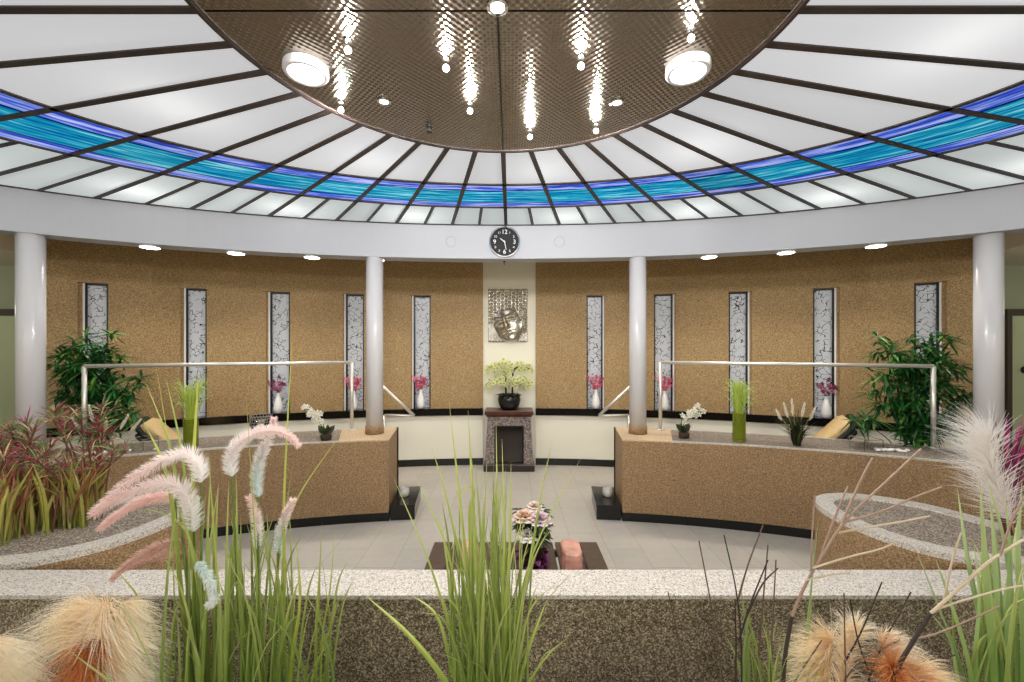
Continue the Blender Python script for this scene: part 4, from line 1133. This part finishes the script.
def px_blade(mb, org, pts, y0, y1, w, c0, c1, foot=None):
    L = px_line(pts, y0, y1, 6)
    mb.blade(local(L, org), w * 1.25, Vector((1, random.uniform(-.3, .3), 0)), c0, c1)

# ---- green clump in the middle
o1 = root(490, 1.2); g1 = empty('ornamental_grass', o1); tag(g1, 'tall bright green grass clump standing before the middle of the near wall', 'grass plant')
mb = MB()
tuft_blades(mb, Vector((.025, 0, 0)), 96, 0, .35, .88, .08, .0075, .036, .035)
tuft_blades(mb, Vector((-.04, 0, 0)), 26, 0, .6, .9, .05, .010, .03, .03)
lime, pale = S(150, 176, 60), S(206, 214, 128)
for pts, w in (([(478, 730), (474, 640), (462, 520), (449, 401)], .009), ([(482, 730), (480, 640), (474, 520), (468, 410)], .011), ([(470, 730), (455, 650), (430, 565), (391, 472)], .007), ([(474, 730), (462, 640), (447, 549), (414, 474)], .007),
               ([(470, 730), (447, 684), (410, 636), (364, 594)], .013), ([(466, 730), (450, 660), (436, 615), (410, 594)], .009), ([(500, 730), (520, 600), (542, 532), (581, 458)], .006), ([(502, 730), (520, 620), (540, 500), (554, 433)], .005),
               ([(510, 735), (525, 690), (548, 655), (569, 637)], .008), ([(508, 735), (520, 680), (532, 640), (546, 602)], .008), ([(498, 730), (500, 640), (504, 540), (502, 439)], .008), ([(500, 730), (505, 640), (510, 540), (511, 462)], .008),
               ([(492, 730), (494, 640), (497, 520), (496, 420)], .007), ([(488, 730), (484, 690), (482, 640), (486, 553)], .013), ([(480, 730), (474, 620), (470, 520), (474, 492), (466, 487), (456, 504)], .009), ([(476, 730), (466, 600), (447, 500), (431, 445)], .006)):
    g = random.random(); px_blade(mb, o1, pts, 1.2, 1.2 + random.uniform(-.12, .1), w, S(96 + 40 * g, 130 + 34 * g, 36), pale)
mb.build('grass_blades', M['grass'], g1)

# ---- foxtail grasses with fuzzy pink and white plumes
def plume(parent, org, pts, y0, y1, r, c0, c1, n=1700, tip=.5):
    L = px_line(pts, y0, y1, 8); L = local(L, org); m = len(L) - 1
    mb = MB()
    for k in range(n):
        t = random.random(); i = min(m - 1, int(t * m)); f = t * m - i
        q = L[i].lerp(L[i + 1], f); tan = (L[i + 1] - L[i]).normalized()
        v = Vector((random.uniform(-1, 1), random.uniform(-1, 1), random.uniform(-1, 1))); v = (v - tan * v.dot(tan))
        if v.length < .05: continue
        v.normalize()
        rr = r * (.55 + .45 * math.sin(math.pi * min(1, .15 + t * .8))) * (1 - (1 - tip) * t)
        cc = tuple(c0[j] * (1 - t) + c1[j] * t for j in range(3)) + (1,)
        w2 = tuple(min(1, x * 1.12) for x in cc[:3]) + (1,)
        mb.hair(q + v * r * .1, v + tan * .75, rr * random.uniform(.8, 1.2), .0016, cc, w2)
    mb.tube(L, [r * .1 * (1 - .5 * i / m) for i in range(m + 1)], 6, c=c0)
    return mb.build('fuzzy_plume', M['fuzz'], parent)
white, blueish, pink, rosy = S(254, 253, 252), S(232, 244, 242), S(250, 224, 220), S(236, 204, 194)
def stalk(parent, org, pts, y, w=.0032, c=S(96, 116, 48)):
    mb = MB(); mb.tube(local(px_line(pts, y, y, 5), org), w, 6, c=c); mb.build('stalk', M['twig'], parent)
o2 = root(205, 1.22); g2_ = empty('foxtail_grass', o2); tag(g2_, 'foxtail grass with long pink plumes drooping over the near wall', 'grass plant', 'foxtail grasses before the near wall')
mb = MB(); tuft_blades(mb, Vector((0, 0, 0)), 44, 0, .4, .85, .055, .011, .04, .04)
for pts, w in (([(205, 732), (196, 620), (193, 485), (198.6, 368)], .014), ([(200, 732), (185, 560), (172, 455), (146, 383)], .009), ([(204, 732), (193, 560), (182, 455), (166, 378)], .008), ([(196, 732), (182, 600), (168, 480), (143, 420)], .012),
               ([(212, 732), (205, 600), (180, 505), (155, 360)], .005), ([(214, 732), (206, 640), (196, 560), (176, 520), (130, 505)], .009), ([(218, 732), (222, 640), (216, 560), (208, 450)], .008), ([(190, 732), (170, 660), (140, 600), (112, 565)], .006)):
    g = random.random(); px_blade(mb, o2, pts, 1.22, 1.22 + random.uniform(-.1, .08), w, S(86 + 40 * g, 112 + 34 * g, 34), S(176 + 30 * g, 190 + 20 * g, 104))
for pts, w in (([(165, 745), (120, 690), (66, 648)], .010), ([(165, 750), (130, 705), (99, 664)], .008), ([(190, 735), (165, 690), (140, 640), (117, 590)], .006)):
    px_blade(mb, o2, pts, 1.15, 1.0, w, S(150, 176, 96), S(196, 208, 150))
mb.build('grass_blades', M['grass'], g2_)
plume(g2_, o2, [(201, 482), (199, 466), (188, 454), (168, 458), (146, 470), (122, 486), (93, 511)], 1.2, 1.16, .036, white, pink)
plume(g2_, o2, [(194, 531), (191, 506), (181, 488), (160, 483), (134, 491), (110, 503), (92, 516)], 1.2, 1.15, .04, white, pink, 2000)
plume(g2_, o2, [(176, 497), (160, 497), (140, 502), (116, 516), (99, 530)], 1.24, 1.2, .03, pink, pink)
plume(g2_, o2, [(181, 541), (166, 545), (146, 552), (126, 566), (111, 580)], 1.22, 1.18, .026, S(214, 178, 166), rosy, 1200)
plume(g2_, o2, [(184, 557), (166, 555), (146, 560), (128, 569)], 1.24, 1.2, .02, S(214, 178, 166), rosy, 700)
plume(g2_, o2, [(197, 562), (206, 574), (213, 588), (214, 600), (208, 606)], 1.18, 1.15, .022, blueish, white, 1200, .8)
for a in ([(206, 732), (202, 620), (201, 482)], [(203, 732), (196, 640), (194, 531)], [(200, 732), (188, 640), (177, 560), (176, 497)], [(204, 732), (194, 640), (183, 545)], [(207, 732), (200, 650), (197, 562)]): stalk(g2_, o2, a, 1.21)
o3 = root(262, 1.24); g3 = empty('foxtail_grass', o3); tag(g3, 'foxtail grass with arched and upright pink-tipped white plumes before the planter holding the lantern', 'grass plant', 'foxtail grasses before the near wall')
mb = MB(); tuft_blades(mb, Vector((0, 0, 0)), 46, 0, .4, .82, .085, .009, .055, .04); tuft_blades(mb, Vector((.15, 0, 0)), 14, 0, .3, .6, .08, .008, .04, .03, .5)
for pts, w in (([(276, 736), (284, 600), (284, 500), (292, 338)], .008), ([(262, 736), (270, 630), (290, 515), (343, 430)], .006), ([(316, 736), (316, 640), (318, 600), (322, 524)], .007), ([(320, 736), (322, 640), (330, 590), (335, 528)], .005), ([(240, 736), (242, 640), (238, 560), (236, 470)], .008),
               ([(252, 736), (256, 640), (256, 560), (246, 392)], .005), ([(300, 736), (312, 680), (326, 640), (340, 590)], .007), ([(286, 736), (292, 660), (300, 600), (296, 540)], .009)):
    g = random.random(); px_blade(mb, o3, pts, 1.24, 1.24 + random.uniform(-.1, .08), w, S(86 + 40 * g, 116 + 34 * g, 34), S(180 + 30 * g, 192 + 20 * g, 110))
mb.build('grass_blades', M['grass'], g3)
plume(g3, o3, [(232, 476), (230.5, 459), (238, 444), (252, 434), (269, 430), (287, 434), (299, 446)], 1.22, 1.18, .031, white, pink, 1900)
plume(g3, o3, [(258, 497), (257, 477), (260, 459), (266, 444), (273, 428), (274, 418)], 1.25, 1.22, .028, blueish, pink, 1500)
plume(g3, o3, [(257, 549), (258, 531), (255, 513), (249, 496)], 1.24, 1.22, .021, white, pink, 1000, .9)
plume(g3, o3, [(278, 553), (280, 534), (285, 517), (293, 499)], 1.24, 1.2, .021, blueish, pink, 1000, .9)
for a in ([(246, 736), (238, 600), (232, 476)], [(258, 736), (258, 600), (258, 497)], [(262, 736), (259, 640), (257, 549)], [(272, 736), (276, 640), (278, 553)]): stalk(g3, o3, a, 1.235)

# ---- cream pampas tufts low in the front
def fan(mb, org, spine, y0, y1, n, L, dirs, c0, c1, w=.0016, sag=.5, spread=.5):
    """long silky fibres leaving a curved spine, sagging under their own weight"""
    S3 = local(px_line(spine, y0, y1, 8), org); m = len(S3) - 1
    for k in range(n):
        t = random.random(); i = min(m - 1, int(t * m)); q = S3[i].lerp(S3[i + 1], t * m - i)
        d = dirs[0].lerp(dirs[1], random.random()) + Vector((random.gauss(0, spread), random.gauss(0, spread), random.gauss(0, spread)))
        d.normalize(); l = L * random.uniform(.55, 1.1)
        pts = [q + d * l * u + Vector((0, 0, -sag * l * u * u)) for u in (0, .35, .7, 1)]
        sd = d.cross(Vector((random.uniform(-1, 1), random.uniform(-1, 1), random.uniform(-1, 1)))).normalized() * w * .5
        g = random.uniform(-.12, .12); vs = []; cs = []
        for u, p in zip((0, .35, .7, 1), pts):
            e = max(0, min(1, u * 1.5 + g)); cc = tuple(c0[j] * (1 - e) + c1[j] * e for j in range(3)) + (1,)
            vs += [p - sd * (1.2 - u), p + sd * (1.2 - u)]; cs += [cc, cc]
        mb.add(vs, [(0, 1, 3, 2), (2, 3, 5, 4), (4, 5, 7, 6)], cs)
    mb.tube(S3, .0025, 6, c=c0)
cream, tan, rust = S(255, 247, 228), S(248, 222, 182), S(176, 98, 52)
def pampas(px, y, lab, specs):
    o = root(px, y); e = empty('pampas_grass', o); tag(e, lab, 'pampas grass', 'cream pampas tufts before the near wall')
    for sp in specs:
        mb = MB(); fan(mb, o, *sp); mb.build('pampas_plume', M['fuzz'], e)
    mb = MB(); s0 = specs[0][0][0]; mb.tube(local(px_line([(px, 344.5 + (EYE - SOIL) * F / y), (s0[0], s0[1])], y, specs[0][1], 5), o), .005, 6, c=tan); mb.build('stalk', M['twig'], e)
V = Vector
pampas(100, 1.12, 'cream pampas tuft with a rust-red heart at the foot of the drooping pink plumes', [
    ([(96, 700), (100, 660), (106, 620)], 1.12, 1.12, 1500, .17, (V((1, -.2, .35)), V((.8, .1, .0))), tan, cream, .0018, .4, .24),
    ([(98, 650), (98, 625), (104, 606)], 1.10, 1.12, 700, .25, (V((-1, -.1, .75)), V((-.9, 0, .3))), tan, cream, .0017, .7, .24),
    ([(100, 640), (102, 620), (108, 604)], 1.09, 1.12, 500, .13, (V((-.5, -.2, 1)), V((.8, -.2, .8))), tan, cream, .0017, .9, .3),
    ([(92, 720), (84, 680), (92, 640)], 1.08, 1.1, 1000, .12, (V((.9, -.3, .6)), V((-.6, -.3, .2))), rust, S(222, 150, 92), .002, .7, .4),
    ([(108, 640), (114, 615), (122, 604)], 1.13, 1.13, 600, .12, (V((.6, -.1, .5)), V((1, 0, .2))), tan, cream, .0017, .5, .2)])
pampas(-8, 1.12, 'cream pampas tuft cut by the picture edge under red-tipped grass', [
    ([(-20, 700), (-20, 665), (-14, 640)], 1.12, 1.12, 1200, .17, (V((1, -.1, .4)), V((1, 0, .0))), tan, cream, .0018, .5, .16),
    ([(-25, 720), (-18, 680), (-10, 662)], 1.1, 1.1, 700, .14, (V((1, -.1, .2)), V((.9, 0, -.2))), tan, cream, .0018, .4, .16)])
pampas(835, 1.14, 'cream pampas tuft under the brown branching twigs', [
    ([(836, 720), (828, 680), (832, 640)], 1.14, 1.16, 1700, .16, (V((-1, -.1, .55)), V((-.3, 0, 1))), S(240, 206, 160), S(252, 238, 206), .0017, .45, .28),
    ([(842, 700), (846, 650), (856, 630)], 1.16, 1.18, 900, .12, (V((-.5, 0, 1)), V((.6, 0, .8))), tan, cream, .0016, .45, .3)])
pampas(905, 1.1, 'cream pampas tuft with orange heart beside the light green blades', [
    ([(900, 720), (890, 670), (880, 640)], 1.12, 1.14, 1300, .14, (V((.2, -.1, 1)), V((1, 0, .5))), S(236, 184, 132), cream, .0017, .6, .26),
    ([(915, 730), (916, 700), (910, 672)], 1.08, 1.1, 1300, .15, (V((1, -.1, .5)), V((.5, -.2, .9))), S(230, 172, 114), S(255, 238, 204), .0017, .5, .28),
    ([(900, 720), (896, 690), (892, 668)], 1.08, 1.1, 800, .12, (V((-.6, -.2, .8)), V((.2, -.2, 1))), rust, S(232, 164, 104), .0017, .5, .35)])

# ---- brown branching twigs
o5 = root(790, 1.16); g5 = empty('dry_twig_plant', o5); tag(g5, 'dry brown branching twigs rising over the bare rounded planter', 'dried plant')
br, dk, lt = S(146, 122, 106), S(52, 40, 34), S(186, 170, 146)
def twig(pts, y0, y1, w0, w1, c, name='twig'):
    mb = MB(); L = local(px_line(pts, y0, y1, 6), o5); n = len(L)
    mb.tube(L, [w0 + (w1 - w0) * i / (n - 1) for i in range(n)], 6, c=c); mb.build(name, M['twig'], g5)
twig([(786, 734), (783, 690), (786, 650), (792, 616)], 1.14, 1.14, .0062, .0048, dk, 'dark_sheath')
twig([(792, 616), (802, 592), (813, 571), (827, 548), (840, 528), (858, 508), (890, 478), (921, 449)], 1.14, 1.1, .0042, .0026, br)
twig([(840, 528), (852, 500), (864, 474), (873, 458)], 1.12, 1.1, .0036, .0026, br)
twig([(845, 522), (880, 512), (915, 497), (942, 487)], 1.12, 1.06, .003, .0022, br)
twig([(836, 533), (870, 527), (905, 521), (930, 516)], 1.12, 1.08, .0028, .002, lt)
twig([(813, 568), (845, 558), (880, 549), (898, 541)], 1.12, 1.08, .0028, .002, lt)
twig([(806, 580), (830, 575), (850, 573)], 1.13, 1.1, .0024, .0018, lt)
twig([(811, 572), (812, 540), (815, 495)], 1.13, 1.14, .0026, .002, br)
twig([(822, 553), (832, 525), (842, 500), (848, 486)], 1.13, 1.14, .003, .002, br)
twig([(872, 734), (896, 672), (914, 640), (931, 613)], 1.1, 1.06, .0062, .0045, dk, 'dark_sheath')
twig([(931, 613), (955, 592), (985, 565), (1010, 548), (1040, 530)], 1.06, 1.0, .004, .0028, lt)
twig([(944, 600), (950, 570), (956, 548), (961, 533)], 1.06, 1.05, .003, .002, lt)
twig([(934, 610), (965, 600), (1000, 590), (1030, 584)], 1.06, 1.02, .0028, .002, lt)
twig([(910, 640), (935, 634), (965, 622), (1000, 606)], 1.08, 1.05, .0026, .0018, br)
twig([(1000, 556), (1012, 520), (1028, 490)], 1.02, 1.0, .0028, .002, br)
for pts in ([(726, 734), (722, 680), (712, 610), (699, 541)], [(742, 734), (741, 640), (736, 590), (724, 535)], [(738, 600), (748, 565), (763, 525)], [(735, 734), (736, 650), (735, 600)], [(739, 640), (752, 600), (768, 560)], [(745, 620), (762, 585), (778, 568)], [(752, 734), (760, 640), (764, 590), (768, 545)], [(700, 734), (690, 690), (668, 592)],
            [(850, 734), (846, 690), (844, 593)], [(846, 660), (862, 630), (882, 582)], [(862, 700), (880, 650), (911, 592)], [(868, 670), (858, 640), (850, 600)], [(790, 690), (802, 670), (822, 640)], [(830, 734), (840, 690), (862, 660), (900, 640)], [(770, 734), (772, 640), (776, 560)], [(880, 700), (910, 668), (955, 655)]):
    twig(pts, 1.16, 1.12, .0026, .0016, dk if random.random() < .5 else S(96, 76, 66))
mb = MB(); tuft_blades(mb, Vector((-.05, 0, 0)), 26, 0, .25, .5, .05, .008, .05, .03, .3)
for pts in ([(742, 734), (744, 660), (750, 600)], [(748, 734), (748, 650), (740, 580)], [(796, 734), (806, 640), (818, 520)], [(802, 734), (806, 660), (812, 600)]):
    px_blade(mb, o5, pts, 1.17, 1.17, .009, S(92, 120, 50), S(160, 178, 120))
mb.build('grass_blades', M['grass'], g5)

# ---- light green blades at the picture edge
o6 = root(1000, 1.24); g6 = empty('ornamental_grass', o6); tag(g6, 'light green striped grass at the picture edge below the white plume', 'grass plant')
mb = MB()
for pts, w in (([(990, 734), (985, 650), (968, 560), (957, 486)], .015), ([(998, 734), (992, 640), (985, 560), (980, 480)], .018), ([(1006, 734), (1000, 640), (996, 560), (990, 497)], .018), ([(980, 734), (968, 660), (950, 600), (936, 560)], .012), ([(1012, 734), (1008, 640), (1010, 560), (1006, 500)], .016),
               ([(972, 734), (962, 670), (940, 610), (915, 548)], .007), ([(1018, 734), (1016, 640), (1004, 540), (984, 470)], .015), ([(994, 734), (1000, 640), (1012, 560), (1020, 510)], .015), ([(978, 734), (976, 660), (980, 600), (974, 545)], .013), ([(1022, 734), (1024, 640), (1018, 560), (1022, 480)], .016), ([(966, 734), (958, 680), (950, 640), (930, 612)], .009)):
    g = random.random(); px_blade(mb, o6, pts, 1.24, 1.24 + random.uniform(-.08, .1), w, S(96 + 30 * g, 138 + 26 * g, 60), S(190, 206, 150))
tuft_blades(mb, Vector((.02, 0, 0)), 40, 0, .3, .65, .07, .010, .05, .04)
mb.build('grass_blades', M['grass'], g6)

# ---- white plume and purple leaves on the bare rounded planter
GZ = H_PL - .0115
o7 = Vector((2.36, 2.02, GZ)); g7 = empty('pampas_grass', o7); tag(g7, 'large white feathery plume on the rounded planter in front of the outer column', 'pampas grass')
mb = MB()
pk, wt = S(255, 248, 243), S(255, 254, 252)
for k in range(1400):
    t = random.random() ** .8
    L7 = None
    sp = P(1013 - 26 * t - 6 * math.sin(3 * t), 524 - 88 * t, 1.98) - o7
    ang = random.gauss(-.42, .42)
    d = Vector((math.sin(ang), random.gauss(0, .4), math.cos(ang) * .95)).normalized(); l = random.uniform(.12, .27) * (1.1 - .25 * abs(ang))
    pts = [sp + d * l * u + Vector((-.2 * l * u * u, 0, -.2 * l * u * u)) for u in (0, .4, .75, 1)]
    sd = d.cross(Vector((random.uniform(-1, 1), random.uniform(-1, 1), random.uniform(-1, 1)))).normalized() * .0014; vs = []; cs = []
    for u, p in zip((0, .4, .75, 1), pts):
        vs += [p - sd * (1.2 - u), p + sd * (1.2 - u)]; cs += [tuple(pk[j] * (1 - u) + wt[j] * u for j in range(3)) + (1,)] * 2
    mb.add(vs, [(0, 1, 3, 2), (2, 3, 5, 4), (4, 5, 7, 6)], cs)
mb.build('white_plume', M['fuzz'], g7)
mb = MB(); mb.tube([Vector((0, 0, 0)), P(1016, 540, 1.98) - o7, P(1010, 515, 1.98) - o7, P(985, 437, 1.98) - o7], .005, 6, c=S(150, 120, 90)); mb.build('stalk', M['twig'], g7)
o8 = Vector((2.62, 2.12, GZ)); g8 = empty('purple_leaf_plant', o8); tag(g8, 'plant with narrow magenta and purple leaves behind the white plume', 'plant')
mb = MB()
for k in range(60):
    a = random.uniform(0, 2 * math.pi); d = Vector((math.cos(a), math.sin(a) * .7, 0)); L = random.uniform(.25, .62); s = random.uniform(.05, .2)
    pts = catmull([d * .02, d * s * .3 + Vector((0, 0, L * .6)), d * s + Vector((0, 0, L))], 4)
    mb.blade(pts, random.uniform(.008, .022), Vector((-d.y, d.x, 0)), random.choice([S(96, 26, 54), S(120, 34, 80), S(84, 90, 44)]), random.choice([S(178, 40, 118), S(140, 40, 80)]))
mb.build('purple_leaves', M['grass'], g8)

# ---- red-tipped grasses on the rounded planter by the drooping plumes
def red_grass(x, y, lab, seed, H, scale=1.0):
    random.seed(seed)
    o = Vector((x, y, GZ)); e = empty('red_tipped_grass', o); tag(e, lab, 'grass plant', 'red-tipped grasses on the rounded planter')
    mb = MB()
    for k in range(70):
        b = Vector((random.gauss(0, .05), random.gauss(0, .04), 0)); dx, dy = random.gauss(0, .08), random.gauss(0, .07); h = random.uniform(.2, .42) * scale
        pts = catmull([b, b + Vector((dx * .3, dy * .3, h * .55)), b + Vector((dx, dy, h))], 4); g = random.random()
        mb.blade(pts, random.uniform(.012, .024), Vector((1, random.uniform(-.6, .6), 0)), S(112 + 40 * g, 118 + 34 * g, 56), S(166 + 30 * g, 140 + 50 * g, 84 + 20 * g) if g > .35 else S(170, 86, 76))
    mb.build('broad_blades', M['grass'], e)
    for k in range(8):
        b = Vector((random.gauss(0, .06), random.gauss(0, .05), 0)); t = Vector((random.gauss(0, .085), random.gauss(0, .08), H * random.uniform(.6, .92)))
        m2 = MB(); cv = catmull([b, b.lerp(t, .5) + Vector((0, 0, .05)), t], 5); m2.tube(cv, .004, 6, c=S(120, 70, 60))
        for q in range(42):
            c = cv[-1 - random.randint(0, 3)]; d = Vector((random.gauss(0, .7), random.gauss(0, .7), random.uniform(.1, 1.2)))
            kind = random.random(); d.normalize(); l = random.uniform(.06, .14)
            p3 = [c, c + d * l * .5, c + d * l + Vector((0, 0, -.15 * l))]
            if kind < .45: c0, c1 = S(140, 50, 62), S(186, 84, 112)
            elif kind < .6: c0, c1 = S(190, 170, 120), S(226, 214, 170)
            else: c0, c1 = S(88, 122, 60), S(140, 166, 104)
            m2.blade(p3, random.uniform(.004, .008), Vector((random.uniform(-1, 1), random.uniform(-1, 1), 0)), c0, c1)
        m2.build('red_spray', M['grass'], e)
red_grass(-2.50, 2.10, 'red-tipped grass on the rounded planter nearest its granite rim', 31, .62)
red_grass(-2.33, 2.22, 'red-tipped grass on the rounded planter nearest the drooping pink plumes', 32, .47, .95)
red_grass(-2.44, 2.40, 'tallest red-tipped grass on the rounded planter, in front of the outer column', 33, .66)
red_grass(-2.66, 2.24, 'red-tipped grass on the rounded planter at the picture edge', 34, .62)
